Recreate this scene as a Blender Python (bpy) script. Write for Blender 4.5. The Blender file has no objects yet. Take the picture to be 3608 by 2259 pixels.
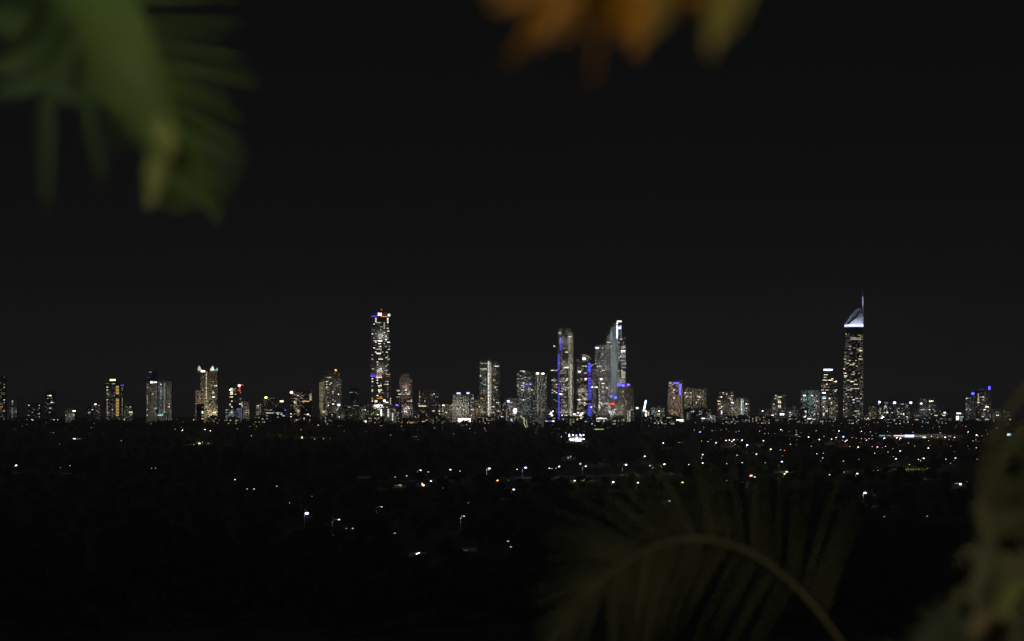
import bpy, math, random
import numpy as np
from mathutils import Vector, Matrix

# ------------------------------------------------------------------ camera, sky, exposure
S = bpy.context.scene
COL = S.collection
IW, IH, F = 3608.0, 2259.0, 8719.0          # the photograph's pixel frame and its focal length in pixels
EYE = Vector((0, 0, 100))
HORIZON = 1345.0
TH = math.atan((HORIZON - IH / 2) / F)

cam = bpy.data.cameras.new('camera')
cam.sensor_width = 36
cam.lens = F / IW * 36
cam.clip_start, cam.clip_end = 0.05, 60000
cam.dof.use_dof = True
cam.dof.focus_distance = 6000
cam.dof.aperture_fstop = 4.6
camo = bpy.data.objects.new('camera', cam)
camo.location = EYE
camo.rotation_euler = (math.pi / 2 + TH, 0, 0)
COL.objects.link(camo)
S.camera = camo

w = bpy.data.worlds.new('World')
S.world = w
w.use_nodes = True
nt = w.node_tree
nt.nodes.clear()
tc = nt.nodes.new('ShaderNodeTexCoord')
sx = nt.nodes.new('ShaderNodeSeparateXYZ')
rp = nt.nodes.new('ShaderNodeValToRGB')
rp.color_ramp.elements[0].position = 0.0
rp.color_ramp.elements[0].color = (.0200, .0195, .0200, 1)
rp.color_ramp.elements[1].position = 1.0
rp.color_ramp.elements[1].color = (.0065, .0067, .0073, 1)
for p, c in ((.018, (.0108, .0105, .0109)), (.04, (.0056, .0055, .0058)), (.085, (.0041, .0043, .0045)), (.16, (.0030, .0032, .0033)), (.3, (.0050, .0052, .0056))):
    e = rp.color_ramp.elements.new(p)
    e.color = c + (1,)
sky = nt.nodes.new('ShaderNodeTexSky')
sky.sky_type = 'NISHITA'
sky.sun_disc = False
sky.sun_elevation = math.radians(-6)
sky.sun_rotation = math.radians(180)
mul = nt.nodes.new('ShaderNodeVectorMath'); mul.operation = 'SCALE'; mul.inputs['Scale'].default_value = .002
add = nt.nodes.new('ShaderNodeVectorMath'); add.operation = 'ADD'
bg = nt.nodes.new('ShaderNodeBackground')
out = nt.nodes.new('ShaderNodeOutputWorld')
L = nt.links.new
L(tc.outputs['Generated'], sx.inputs[0]); L(sx.outputs['Z'], rp.inputs[0])
L(sky.outputs[0], mul.inputs[0]); L(rp.outputs[0], add.inputs[0]); L(mul.outputs[0], add.inputs[1])
L(add.outputs[0], bg.inputs[0]); L(bg.outputs[0], out.inputs[0])
bg.inputs[1].default_value = .87

wall_fill = bpy.data.lights.new('wall_fill', 'SUN')  # added weak directional fill that lifts the walls evenly
wall_fill.energy = .06; wall_fill.angle = math.radians(1); wall_fill.color = (1, .98, .92)
wall_fill_o = bpy.data.objects.new('wall_fill', wall_fill)
wall_fill_o.rotation_euler = (math.radians(62), 0, math.radians(-28))       # low behind the viewer's left shoulder
COL.objects.link(wall_fill_o)

S.view_settings.view_transform = 'Standard'
S.view_settings.look = 'None'
S.view_settings.exposure = 0
S.view_settings.gamma = 1
cy = S.cycles
cy.max_bounces = 2; cy.diffuse_bounces = 0; cy.glossy_bounces = 1; cy.transmission_bounces = 2
cy.volume_bounces = 0; cy.transparent_max_bounces = 6
cy.sample_clamp_indirect = 1.0
cy.use_adaptive_sampling = False
cy.use_denoising = True
cy.filter_width = 1.35
try:
    cy.volume_step_rate = 4
except Exception:
    pass

# ------------------------------------------------------------------ helpers
def ray(px, py):
    dx, dy = (px - IW / 2) / F, (IH / 2 - py) / F
    c, s = math.cos(TH), math.sin(TH)
    return Vector((dx, c - dy * s, s + dy * c))

def P(px, py, D):
    r = ray(px, py)
    return EYE + r * (D / r.y)

def mpp(D):
    return D / F

RGB = dict(w=(1, .945, .83), c=(.68, .93, 1), y=(1, .88, .56), a=(1, .62, .2), o=(1, .42, .1), r=(1, .05, .035), b=(.1, .095, 1),
           v=(.2, .07, 1), u=(.62, .66, 1), m=(1, .35, .6), g=(.78, 1, .3), t=(.3, .95, .78), p=(1, .78, .66), R=(1, .5, .36), B=(.36, .44, 1), l=(1, .97, .62))
LEVEL = {'0': .11, '1': .29, '2': .7, '3': 1.7, '4': 5.0}
MATS = {}

def new_mat(name):
    m = bpy.data.materials.new(name)
    m.use_nodes = True
    m.node_tree.nodes.clear()
    return m, m.node_tree.nodes, m.node_tree.links.new

def glow(code):
    k = 'glow_' + code
    if k in MATS:
        return MATS[k]
    m, N, K = new_mat(k)
    em = N.new('ShaderNodeEmission'); o = N.new('ShaderNodeOutputMaterial')
    em.inputs[0].default_value = RGB[code[0]] + (1,)
    oi = N.new('ShaderNodeObjectInfo'); ma = N.new('ShaderNodeMapRange')
    ma.inputs[3].default_value = .55 * LEVEL[code[1]]; ma.inputs[4].default_value = 1.45 * LEVEL[code[1]]
    K(oi.outputs['Random'], ma.inputs[0]); K(ma.outputs[0], em.inputs[1]); K(em.outputs[0], o.inputs[0])
    m.cycles.emission_sampling = 'NONE'
    MATS[k] = m
    return m

def matte(name, col, rough=.75, var=.25, scale=.15, metal=0, trans=0):
    if name in MATS:
        return MATS[name]
    m, N, K = new_mat(name)
    b = N.new('ShaderNodeBsdfPrincipled'); o = N.new('ShaderNodeOutputMaterial')
    t = N.new('ShaderNodeTexCoord'); n = N.new('ShaderNodeTexNoise'); r = N.new('ShaderNodeMix'); r.data_type = 'RGBA'
    n.inputs['Scale'].default_value = scale; n.inputs['Detail'].default_value = 4
    r.inputs[6].default_value = tuple(c * (1 - var) for c in col) + (1,)
    r.inputs[7].default_value = tuple(min(1, c * (1 + var)) for c in col) + (1,)
    K(t.outputs['Object'], n.inputs['Vector']); K(n.outputs['Fac'], r.inputs[0]); K(r.outputs[2], b.inputs['Base Color'])
    b.inputs['Roughness'].default_value = rough; b.inputs['Metallic'].default_value = metal
    if trans:
        b.inputs['Specular IOR Level'].default_value = .15
        tr = N.new('ShaderNodeBsdfTranslucent'); mx = N.new('ShaderNodeMixShader'); mx.inputs[0].default_value = trans
        K(r.outputs[2], tr.inputs[0]); K(b.outputs[0], mx.inputs[1]); K(tr.outputs[0], mx.inputs[2]); K(mx.outputs[0], o.inputs[0])
    else:
        K(b.outputs[0], o.inputs[0])
    MATS[name] = m
    return m

WALL = dict(grey=(.34, .34, .33), olive=(.36, .33, .22), beige=(.47, .39, .30), brown=(.30, .245, .20), dark=(.07, .07, .075), teal=(.16, .27, .27),
            pale=(.5, .5, .47), violet=(.36, .33, .4), gold=(.46, .4, .24), blue=(.12, .16, .26), steel=(.3, .35, .36))
def wallmat(k): return matte(k + '_wall', WALL[k], .7, .22, .12)
def glassmat(): return matte('dark_glass', (.02, .022, .026), .2, .3, .3)

class MB:
    """collects boxes, prisms and tubes into one mesh"""
    def __init__(s): s.v, s.f = [], []
    def box(s, x0, x1, y0, y1, z0, z1):
        n = len(s.v)
        s.v += [(x0, y0, z0), (x1, y0, z0), (x1, y1, z0), (x0, y1, z0), (x0, y0, z1), (x1, y0, z1), (x1, y1, z1), (x0, y1, z1)]
        s.f += [tuple(n + i for i in q) for q in ((0, 3, 2, 1), (4, 5, 6, 7), (0, 1, 5, 4), (1, 2, 6, 5), (2, 3, 7, 6), (3, 0, 4, 7))]
    def prism(s, ring0, ring1):
        n, k = len(s.v), len(ring0)
        s.v += [tuple(p) for p in ring0] + [tuple(p) for p in ring1]
        s.f += [tuple(n + i for i in range(k))[::-1], tuple(n + k + i for i in range(k))]
        s.f += [(n + i, n + (i + 1) % k, n + k + (i + 1) % k, n + k + i) for i in range(k)]
    def tube(s, pts, rad, seg=8):
        pts = [Vector(p) for p in pts]
        n0 = len(s.v)
        for i, p in enumerate(pts):
            t = (pts[min(i + 1, len(pts) - 1)] - pts[max(i - 1, 0)]).normalized()
            a = t.cross(Vector((.3, 1, .2))).normalized(); b = t.cross(a)
            r = rad[i] if isinstance(rad, (list, tuple)) else rad
            s.v += [tuple(p + a * (r * math.cos(q)) + b * (r * math.sin(q))) for q in (2 * math.pi * j / seg for j in range(seg))]
        for i in range(len(pts) - 1):
            for j in range(seg):
                a0, a1 = n0 + i * seg + j, n0 + i * seg + (j + 1) % seg
                s.f.append((a0, a1, a1 + seg, a0 + seg))
        s.f.append(tuple(n0 + j for j in range(seg))[::-1])
        s.f.append(tuple(n0 + (len(pts) - 1) * seg + j for j in range(seg)))
    def ball(s, c, rx, ry, rz, u=10, v=6):
        n = len(s.v)
        for i in range(1, v):
            a = math.pi * i / v
            s.v += [(c[0] + rx * math.sin(a) * math.cos(2 * math.pi * j / u), c[1] + ry * math.sin(a) * math.sin(2 * math.pi * j / u), c[2] + rz * math.cos(a)) for j in range(u)]
        t, bt = len(s.v), len(s.v) + 1
        s.v += [(c[0], c[1], c[2] + rz), (c[0], c[1], c[2] - rz)]
        for j in range(u):
            j2 = (j + 1) % u
            s.f.append((t, n + j, n + j2)); s.f.append((bt, n + (v - 2) * u + j2, n + (v - 2) * u + j))
            for i in range(v - 2):
                s.f.append((n + i * u + j, n + (i + 1) * u + j, n + (i + 1) * u + j2, n + i * u + j2))
    def mesh(s, name, mat):
        me = bpy.data.meshes.new(name)
        me.from_pydata(s.v, [], s.f)
        me.materials.append(mat)
        return me
    def build(s, name, mat, parent=None, loc=(0, 0, 0), rz=0):
        return link(name, s.mesh(name, mat), parent, loc, rz)

def link(name, data, parent=None, loc=(0, 0, 0), rz=0):
    o = bpy.data.objects.new(name, data)
    o.location = loc; o.rotation_euler = (0, 0, rz)
    o.parent = parent
    COL.objects.link(o)
    return o

def tag(o, label=None, cat=None, group=None, kind=None):
    for k, v in (('label', label), ('category', cat), ('group', group), ('kind', kind)):
        if v: o[k] = v
    return o

def empty(name, loc, label, cat, group=None):
    o = link(name, None, None, loc)
    o.empty_display_size = .5
    return tag(o, label, cat, group)

def lamp(name, parent, loc, watts, col, kind='POINT', aim=None, size=1.0, soft=.5):
    l = bpy.data.lights.new(name, kind)
    l.energy = watts; l.color = col; l.shadow_soft_size = soft
    if kind == 'SPOT':
        l.spot_size = size; l.spot_blend = 1
    o = bpy.data.objects.new(name, l)
    o.parent = parent; o.location = loc
    if aim is not None:
        o.rotation_euler = (Vector(aim) - Vector(loc)).to_track_quat('-Z', 'Y').to_euler()
    COL.objects.link(o)
    return o

# ------------------------------------------------------------------ ground, water
def hill(y):
    a = [(-80, 98.2), (1, 98.2), (3, 96.8), (6, 94.6), (20, 86), (60, 66), (200, 38), (500, 12), (900, 0), (99999, 0)]
    for (y0, z0), (y1, z1) in zip(a, a[1:]):
        if y <= y1:
            return z0 + (z1 - z0) * max(0, y - y0) / (y1 - y0)
rnd = random.Random(4)
ys = [-60, -20, -5, 0, 1, 2, 3, 4.5, 6, 10, 20, 40, 60, 100, 150, 200, 350, 500, 700, 900, 1200, 2000, 3000, 4000, 5000, 6000, 7000, 18000]
xs = [-5500, -2500, -1200, -600, -300, -120, -60, -25, -12, -6, -3, -1.5, 0, 1.5, 3, 6, 12, 25, 60, 120, 300, 600, 1200, 2500, 5500]
V = [(x, y, hill(y)) for y in ys for x in xs]
nx = len(xs)
Q = [(j * nx + i, j * nx + i + 1, (j + 1) * nx + i + 1, (j + 1) * nx + i) for j in range(len(ys) - 1) for i in range(nx - 1)]
me = bpy.data.meshes.new('ground'); me.from_pydata(V, [], Q); me.materials.append(matte('dark_grass', (.035, .042, .022), .95, .5, .02))
tag(link('ground', me), 'dark night ground of lawns and streets', 'ground', kind='structure')
m, N, K = new_mat('night_water')
b = N.new('ShaderNodeBsdfPrincipled'); o = N.new('ShaderNodeOutputMaterial'); no = N.new('ShaderNodeTexNoise'); mr = N.new('ShaderNodeMapRange')
no.inputs['Scale'].default_value = .002; mr.inputs[3].default_value = .008; mr.inputs[4].default_value = .02
b.inputs['Base Color'].default_value = (.012, .016, .02, 1)
K(no.outputs[0], mr.inputs[0]); K(mr.outputs[0], b.inputs['Roughness']); K(b.outputs[0], o.inputs[0])
mb = MB(); mb.box(-5400, 5400, 7000, 17990, -.4, .4)
tag(mb.build('ocean_water', m), 'dark sea beyond the towers', 'water', kind='structure')

# ------------------------------------------------------------------ buildings
FH, BAY = 3.4, 4.2
FILL = 1.55
WIN = {}
def win_mesh(code):
    if code not in WIN:
        mb = MB(); mb.box(-.5, .5, -.1, .1, -.5, .5)
        WIN[code] = mb.mesh('window_' + code, glow(code))
    return WIN[code]

class Block:
    """one box of a building: w1 m of front, w2 m of side, near corner at P"""
    def __init__(s, x0, x1, ytop, D, wall='grey', style='grid', split=None, Lw=0, fc='w', dep=None, ybase=None, fh=FH):
        s.x0, s.x1, s.yt, s.D = x0, x1, ytop, D
        k = mpp(D)
        s.psi = math.radians(32) if split else 0.0
        xs = split if split else x1
        s.xs = xs
        s.w1 = (xs - x0) * k / math.cos(s.psi)
        s.w2 = (x1 - xs) * k / math.sin(s.psi) if split else (dep or max(16, .7 * s.w1))
        c = P(xs, HORIZON, D)
        s.cor = Vector((c.x, D, 0))
        s.h = P(xs, ytop, D).z
        s.z0 = 0 if ybase is None else P(xs, ybase, D).z
        s.wall, s.style, s.Lw, s.fc, s.fh = wall, style, Lw, fc, fh
        s.R = Matrix.Rotation(-s.psi, 3, 'Z')
    def local(s, p): return s.R.inverted() @ (Vector(p) - s.cor)
    def world(s, p): return s.R @ Vector(p) + s.cor
    def hit(s, px, py, off=.3):
        """local point on the front (or side) face under a pixel; second value: True for the side face"""
        o = s.local(EYE); d = s.R.inverted() @ ray(px, py)
        side = s.psi > 0 and px > s.xs
        t = (-off - o.x) / d.x if side else (off - o.y) / d.y
        return o + d * t, side
    def build(s, root):
        w, d, h, z0 = s.w1, s.w2, s.h, s.z0
        loc = s.cor - root.location
        frame, core = MB(), MB()
        th = dict(grid=1.1, slab=.8, piers=.5, plain=2.0, solid=0)[s.style]
        if s.style == 'solid':
            frame.box(-w, 0, 0, d, z0, h)
        else:
            core.box(-w + .6, -.6, .6, d - .6, z0, h - .4)
            n = int((h - z0) / s.fh)
            for i in range(1, n + 1):
                z = z0 + i * s.fh
                if z + th / 2 > h - .4: break
                frame.box(-w, 0, 0, d, z - th / 2, z + th / 2)
            frame.box(-w, 0, 0, d, h - .9, h)
            pw = dict(grid=.9, slab=0, piers=1.7, plain=1.8)[s.style]
            if pw:
                for a, axis in ((w, 0), (d, 1)):
                    k = max(1, int(round(a / BAY)))
                    for i in range(k + 1):
                        q = a * i / k
                        lo, hi = max(0, q - pw / 2), min(a, q + pw / 2)
                        if axis == 0:
                            frame.box(-hi, -lo, -.06, .66, z0, h + .02); frame.box(-hi, -lo, d - .66, d + .06, z0, h + .02)
                        else:
                            frame.box(-.66, .06, lo + .01, hi - .01, z0, h + .03); frame.box(-w - .06, -w + .66, lo + .01, hi - .01, z0, h + .03)
        frame.build('wall', wallmat(s.wall), root, loc, -s.psi)
        if s.style != 'solid':
            core.build('glazing', glassmat(), root, loc, -s.psi)
        if w > 22:
            r = MB(); q = .28
            r.box(-w * (1 - q), -w * q, d * .3, d * .7, h, h + 2.6); r.box(-w * .6, -w * .5, d * .4, d * .5, h + 2.6, h + 3.8)
            r.build('roof_plant', wallmat(s.wall), root, loc, -s.psi)
        lw = (s.Lw - .008) * 1.25
        if lw >= .010:
            hh = h - z0
            A = max(.25, sum(WALL[s.wall]) / 3)
            for sd in ([0, 1] if s.psi else [0]):
                wd = d if sd else w
                n = max(1, math.ceil(hh / max(2.6 * wd, 70)))
                dist = 1.3 * max(wd, .6 * hh / n) + 18
                cone = min(2.3, 2 * math.atan(max(.95 * wd, 1.0 * hh / n) / dist))
                watts = lw * FILL * 39.5 * dist * dist / A
                for i in range(n):
                    z = z0 + (i + .5) * hh / n
                    if sd == 0: a, c = Vector((-w * .6, -dist, z)), Vector((-w / 2, 0, z))
                    else: a, c = Vector((dist, d * .4, z)), Vector((0, d / 2, z))
                    lamp('fill_light', root, s.world(a) - root.location, watts * (.55 if sd else 1), RGB[s.fc], 'SPOT', s.world(c) - root.location, cone, 1.0)  # added bodiless lamps before the face stand in for city glow

BL = {}
def bld(key, name, label, cat, blocks, W='', C='', R='', T='', seed=0):
    bs = [Block(*b) if isinstance(b, tuple) else Block(**b) for b in blocks]
    b0 = bs[0]
    base = b0.world((-b0.w1 / 2, b0.w2 / 2, 0))
    root = empty(name, (base.x, base.y, 0), label, cat)
    for b in bs: b.build(root)
    rr = random.Random(hash_(key) + seed)
    wins = []
    def pick(x, y):
        c = [b for b in bs if b.x0 - 1 <= x <= b.x1 + 1 and y >= b.yt - 3]
        return min(c or bs, key=lambda b: b.D if c else abs((b.x0 + b.x1) / 2 - x) + max(0, b.yt - y))
    def put(x, y, code, wb=1.0, b=None):
        b = b or pick(x, y)
        p, side = b.hit(x, y)
        n = math.floor((p.z - b.z0) / b.fh)
        z = b.z0 + (n + .5) * b.fh
        ln = b.w2 if side else b.w1
        q = (p.y if side else -p.x)
        k = max(1, int(round(ln / BAY))); bw = ln / k
        if wb <= 1.3: q = (min(k - 1, max(0, math.floor(q / bw))) + .5) * bw
        if z < 3 or z > b.h: return
        lo = Vector((-.3, q, z)) if side else Vector((-q, .3, z))
        if b.style == 'solid': lo = Vector((.12, q, z)) if side else Vector((-q, -.12, z))
        hgt = b.fh - dict(grid=1.15, slab=.85, piers=.6, plain=1.6, solid=1.2)[b.style]
        wins.append((LEVEL[code[1]] * wb, code, b.world(lo) - root.location, -b.psi + (math.pi / 2 if side else 0), bw * wb * rr.uniform(.78, .95), hgt))
    for t in W.split():
        q = t.split(','); put(float(q[0]), float(q[1]), q[2], float(q[3]) if len(q) > 3 else 1.0)
    for t in C.split():
        q = t.split(',')
        x, y0, y1 = float(q[0]), float(q[1]), float(q[2]); wb = float(q[4]) if len(q) > 4 else .8; pr = float(q[5]) if len(q) > 5 else 1
        b = pick(x, (y0 + y1) / 2); st = b.fh / mpp(b.D); y = y0
        while y <= y1:
            if rr.random() < pr: put(x, y, q[3], wb, b)
            y += st
    for t in R.split():
        q = t.split(',')
        x0, x1, y0, y1, pr = map(float, q[:5]); codes = q[5].split('+'); wb = float(q[6]) if len(q) > 6 else 1.0
        y = y0
        while y <= y1:
            x = x0
            while x <= x1:
                if rr.random() < pr: put(x, y, rr.choice(codes), wb * rr.choice((.8, 1, 1, 1.25)))
                x += BAY / mpp(6000)
            y += FH / mpp(6000)
    for b in bs:
        if b.style != 'solid' and b.wall != 'dark' and b.D < 6100:
            y = b.yt + 6
            while y < 1484:
                x = b.x0 + 3
                while x < b.x1 - 2:
                    if rr.random() < .13 and pick(x, y) is b: put(x, y, rr.choice(('w0', 'w0', 'y0', 'c0', 'w1')), .9, b)
                    x += BAY / mpp(6000)
                y += FH / mpp(6000)
    seen, uniq = set(), []
    for q in sorted(wins, key=lambda q: -q[0]):
        k = (round(q[2].x, 1), round(q[2].z, 1), round(q[2].y, 0))
        if k not in seen:
            seen.add(k); uniq.append(q)
    for q in uniq[:100]:
        o = link('window', win_mesh(q[1]), root, q[2], q[3]); o.scale = (q[4], 1, q[5])
    rest = uniq[100:]
    if rest:
        mb = MB()
        for q in rest:
            M = Matrix.Translation(q[2]) @ Matrix.Rotation(q[3], 4, 'Z')
            n = len(mb.v); mb.box(-q[4] / 2, q[4] / 2, -.1, .1, -q[5] / 2, q[5] / 2)
            mb.v[n:] = [tuple(M @ Vector(v)) for v in mb.v[n:]]
        tag(mb.build('window', glow(rest[len(rest) // 2][1]), root), kind='stuff')
    BL[key] = (root, bs, pick)
    for t in T.split():
        strip(key, *t.split(','))
    return root

def hash_(s): return sum((i + 1) * ord(c) for i, c in enumerate(s))

def strip(key, name, x0, y0, x1, y1, code, seg='0', off='-.5'):
    """a lit band, sign or lamp on the face of a building, optionally cut into one segment per floor"""
    root, bs, pick = BL[key]
    x0, y0, x1, y1 = map(float, (x0, y0, x1, y1)); off = float(off)
    b = pick((x0 + x1) / 2, (y0 + y1) / 2)
    (p0, side), (p1, _) = b.hit(x0, y1, off), b.hit(x1, y0, off)
    mb = MB(); n = int(seg) if seg.isdigit() else 0
    z0, z1 = p0.z, p1.z
    if seg == 'f': n = max(1, int((z1 - z0) / b.fh))
    parts = [(z0 + (z1 - z0) * i / n, z0 + (z1 - z0) * (i + .62) / n) for i in range(n)] if n else [(z0, z1)]
    for a, c in parts:
        if side: mb.box(.06, max(.5, -off), min(p0.y, p1.y), max(p0.y, p1.y), a, c)
        else: mb.box(min(p0.x, p1.x), max(p0.x, p1.x), min(off, -.3), -.08, a, c)
    return mb.build(name, glow(code), root, b.cor - root.location, -b.psi)

def panel(key, name, poly, D, dep, mat):
    """a solid whose front outline is a pixel polygon at distance D, dep metres deep"""
    root = BL[key][0]
    a = [P(x, y, D) - root.location for x, y in poly]
    mb = MB(); mb.prism(a[::-1], [q + Vector((0, dep, 0)) for q in a[::-1]])
    return mb.build(name, mat, root)

def bulb(key, name, x, y, D, r, code):
    root = BL[key][0]
    mb = MB(); mb.ball((0, 0, 0), r * 1.25, r, r)
    return mb.build(name, glow(code), root, P(x, y, D) - root.location)

# ------------------------------------------------------------------ the skyline, from the left edge of the view to the right
AT, OB, LB = 'apartment_tower', 'apartment_block', 'low_block'
bld('a1', AT, 'dim grey apartment tower cut off by the left edge of the view', 'apartment tower', [(-30, 18, 1325, 6000, 'grey', 'slab', None, .012)],
    W='13,1356,y1 12,1364,y2 15,1411,u3 5,1436,o2,1.6 12,1449,w2 3,1426,w1 10,1390,w0,2 4,1372,y0', R='-10,16,1380,1470,.2,w0+w0+y0')
bld('a2', OB, 'low grey block with one column of white windows, second from the left edge', 'apartment block', [(28, 60, 1410, 6000, 'steel', 'grid', None, .022)],
    C='46,1420,1474,w1,1,.9', W='46,1416,w3 34,1450,c0 57,1440,c0')
bld('a3', OB, 'wide low brown-grey block left of the slant-topped dark tower', 'apartment block', [(93, 142, 1424, 6000, 'brown', 'grid', None, .012), (104, 132, 1418, 6010, 'brown', 'grid', None, .01)],
    W='100,1431,w3 138,1427,w2 111,1455,w2 136,1458,w2 101,1463,w1,2 139,1439,w1 115,1440,y0 104,1447,w0 128,1466,w0 137,1470,w1')
bld('a4', AT, 'slender dark tower with a slanted top, between two low blocks at left', 'apartment tower', [(159, 192, 1382, 6000, 'grey', 'slab', None, .012)],
    W='177,1396,w4,1.6 171,1392,a2 179,1420,w3 177,1437,w2,1.6 175,1453,w2 184,1404,w1 182,1412,w1 188,1421,w1')
panel('a4', 'slanted_crown', [(159, 1382), (159, 1372), (172, 1373), (183, 1377), (192, 1382)], 6001, 20, wallmat('grey'))
bld('a5', LB, 'small stepped grey block with a yellow-white lamp at its top corner', 'apartment block', [(238, 264, 1440, 6000, 'grey', 'piers', None, .03), (230, 240, 1447, 6000, 'grey', 'grid', None, .02), (244, 258, 1437, 6008, 'grey', 'solid', None, .02)],
    W='234,1462,w2 253,1466,y1 248,1458,y0', T='roof_lamp,256,1446,266,1450,y4')
bld('a6', LB, 'pair of low grey wings with a round white light over the right one', 'apartment block', [(305, 322, 1428, 6000, 'grey', 'grid', None, .012), (323, 352, 1426, 6000, 'grey', 'grid', None, .014)],
    W='348,1430,a2 315,1453,w2,1.6 324,1445,w3 313,1442,w0 337,1434,w1 330,1430,w0 341,1450,w2 347,1454,w1 325,1441,w1 318,1458,w0 350,1437,w0 312,1456,w1', T='roof_lamp,332,1422,340,1427,w4')
bld('a7', AT, 'dark tower with a green-white roof light and a tall warm stair column', 'apartment tower',
    [(375, 424, 1351, 6000, 'brown', 'slab', None, .012), (367, 377, 1354, 6010, 'dark', 'slab', None, .02), (422, 434, 1357, 6006, 'grey', 'slab', None, .02), (387, 408, 1336, 6008, 'teal', 'solid', None, .012)],
    W='379,1364,y3 379,1373,y3 378,1410,p3 399,1441,w3 387,1374,w0 398,1409,w0', C='379,1421,1460,w1 430,1370,1378,w1 430,1404,1462,w1,.8,.85 399,1424,1462,w0', R='383,410,1400,1465,.08,w0',
    T='stair_window,408,1358,419,1389,a2,f stair_window,408,1403,419,1466,a2,f roof_lamp,387,1336,407,1342,g4 roof_strip,372,1351,385,1353,t1 roof_strip,394,1351,405,1354,t2 roof_sign,425,1356,436,1359,b3')
bld('a8', LB, 'squat olive block at the foot of the warm-columned tower', 'apartment block', [(437, 469, 1430, 5990, 'olive', 'grid', None, .022), (440, 452, 1423, 5998, 'olive', 'solid', None, .015)],
    W='459,1432,w3 447,1436,w2 457,1436,w1 450,1452,y0', T='balcony_light,454,1450,467,1455,y3')
bld('a9', AT, 'unlit angled tower rising dimly behind the pale twin-wing block', 'apartment tower', [(520, 555, 1306, 6250, 'violet', 'slab', None, .009)], W='530,1310,w1,2 529,1321,v0,2', T='roof_sign,520,1328,530,1331,v2')
panel('a9', 'slanted_crown', [(528, 1306), (553, 1299), (553, 1306)], 6252, 20, wallmat('violet'))
bld('a10', AT, 'olive left wing tower with two bright lamps along its roof edge', 'apartment tower', [(516, 554, 1346, 6000, 'olive', 'plain', None, .032)],
    C='522,1355,1372,w1 522,1395,1428,w2 549,1380,1400,w1,.7,.5', W='522,1364,w2 522,1445,w3 521,1463,w3 535,1367,r1 535,1388,w3 549,1389,w1 549,1397,w2 549,1440,w3,1.6 536,1346,w2',
    T='roof_lamp,530,1344,540,1350,w4 roof_lamp,544,1345,552,1349,w4')
bld('a11', AT, 'pale tower flooded silver-blue with two dotted stairwell columns', 'apartment tower', [(587, 605, 1345, 6000, 'olive', 'plain', None, .036), (557, 583, 1343, 5990, 'pale', 'grid', None, .04, 'c'), (579, 590, 1348, 6010, 'dark', 'grid', None, 0), (578, 590, 1456, 5900, 'pale', 'piers', None, .04)],
    C='567,1358,1405,c1,1 580,1352,1452,w1,.7,.9', W='567,1355,w3 566,1380,w2 598,1376,a0 598,1423,w3 598,1436,w4 585,1443,w1 567,1402,w2', T='podium_strip,555,1461,573,1465,t3')
bld('a12', AT, 'gold-lit tower crowned by white glowing corner peaks', 'apartment tower',
    [(706, 766, 1314, 6000, 'gold', 'plain', None, .045, 'y'), (732, 767, 1422, 5965, 'gold', 'piers', None, .16, 'y'), (735, 767, 1372, 5985, 'olive', 'grid', None, .03)],
    W='716,1324,c3,1.6 716,1373,w3 701,1364,w2 703,1339,w1 699,1389,w2 754,1343,w2 761,1343,y1 754,1352,w1 760,1357,w4,1.6 746,1361,w2 746,1365,w1 752,1378,w2 750,1386,w3,2 752,1400,w4,1.6 757,1404,w1 731,1413,w3,1.5 750,1418,w2,1.6 735,1386,r1 725,1435,w4,1.4 715,1391,w2,2 712,1404,w1 764,1396,w0 743,1422,w1 758,1422,w0',
    C='728,1314,1403,w3,1 ', R='740,766,1380,1425,.16,w0+w1')
for nm, poly, code in (('glowing_peak', [(697, 1306), (697, 1297), (701, 1289), (709, 1304), (706, 1306)], 'w3'), ('glowing_peak', [(738, 1305), (743, 1298), (749, 1290), (754, 1304), (752, 1306)], 'w3'), ('glowing_peak', [(756, 1307), (764, 1296), (767, 1305)], 't2')):
    panel('a12', nm, poly, 5999, 12, glow(code))  # floodlighting of the peaks is put into their emission
strip('a12', 'roof_lamp', 708, 1305, 722, 1311, 'w4')
panel('a12', 'wall', [(697, 1314), (697, 1306), (767, 1306), (767, 1314)], 6003, 28, wallmat('olive'))
bld('a13', OB, 'warm tan stub wing standing left of the peak-crowned tower', 'apartment block', [(689, 706, 1376, 5970, 'beige', 'plain', None, .10, 'p')], W='701,1389,w2 690,1391,w1 712,1376,y2 692,1378,y1 706,1376,y1')
bld('a14', OB, 'black block in front of the peak-crowned tower with one column of windows', 'apartment block', [(691, 717, 1424, 5900, 'dark', 'slab', None, 0)], W='711,1450,w3 711,1455,w3 711,1466,w2 711,1475,w3 712,1433,w0 711,1421,w2')
bld('a15', AT, 'dark office tower edged by a red roof line and a red emblem', 'office tower', [(808, 851, 1360, 6000, 'dark', 'slab', None, .012), (838, 851, 1366, 5995, 'dark', 'solid', None, .008)],
    W='816,1368,y3,1.8 816,1373,y3,1.8 816,1378,y3,1.8 816,1383,y3,1.8 816,1388,y3,1.8 824,1374,y2 829,1370,y2 829,1380,y1 827,1388,y2 814,1397,y2 816,1401,y3,1.8 818,1415,y3 812,1424,y3 812,1429,y2 814,1434,y3 819,1433,w3 816,1440,w4,1.6 806,1373,w4 850,1384,w1 851,1402,w1 851,1408,w0 847,1425,w3,1.6 831,1415,w0 828,1360,y1,3',
    T='roof_edge_light,803,1355,836,1358,r3 roof_edge_light,848,1355,856,1358,r3')
panel('a15', 'wall', [(803, 1360), (803, 1354), (856, 1354), (856, 1360)], 5998, 25, wallmat('dark'))
bulb('a15', 'roof_lamp', 843, 1359, 5990, 3.0, 'w4')
panel('a15', 'emblem_sign', [(836, 1376), (840, 1373), (841, 1367), (846, 1367), (847, 1373), (849, 1376), (848, 1381), (843, 1380), (838, 1378)], 5990, 1.2, glow('r3'))
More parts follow.
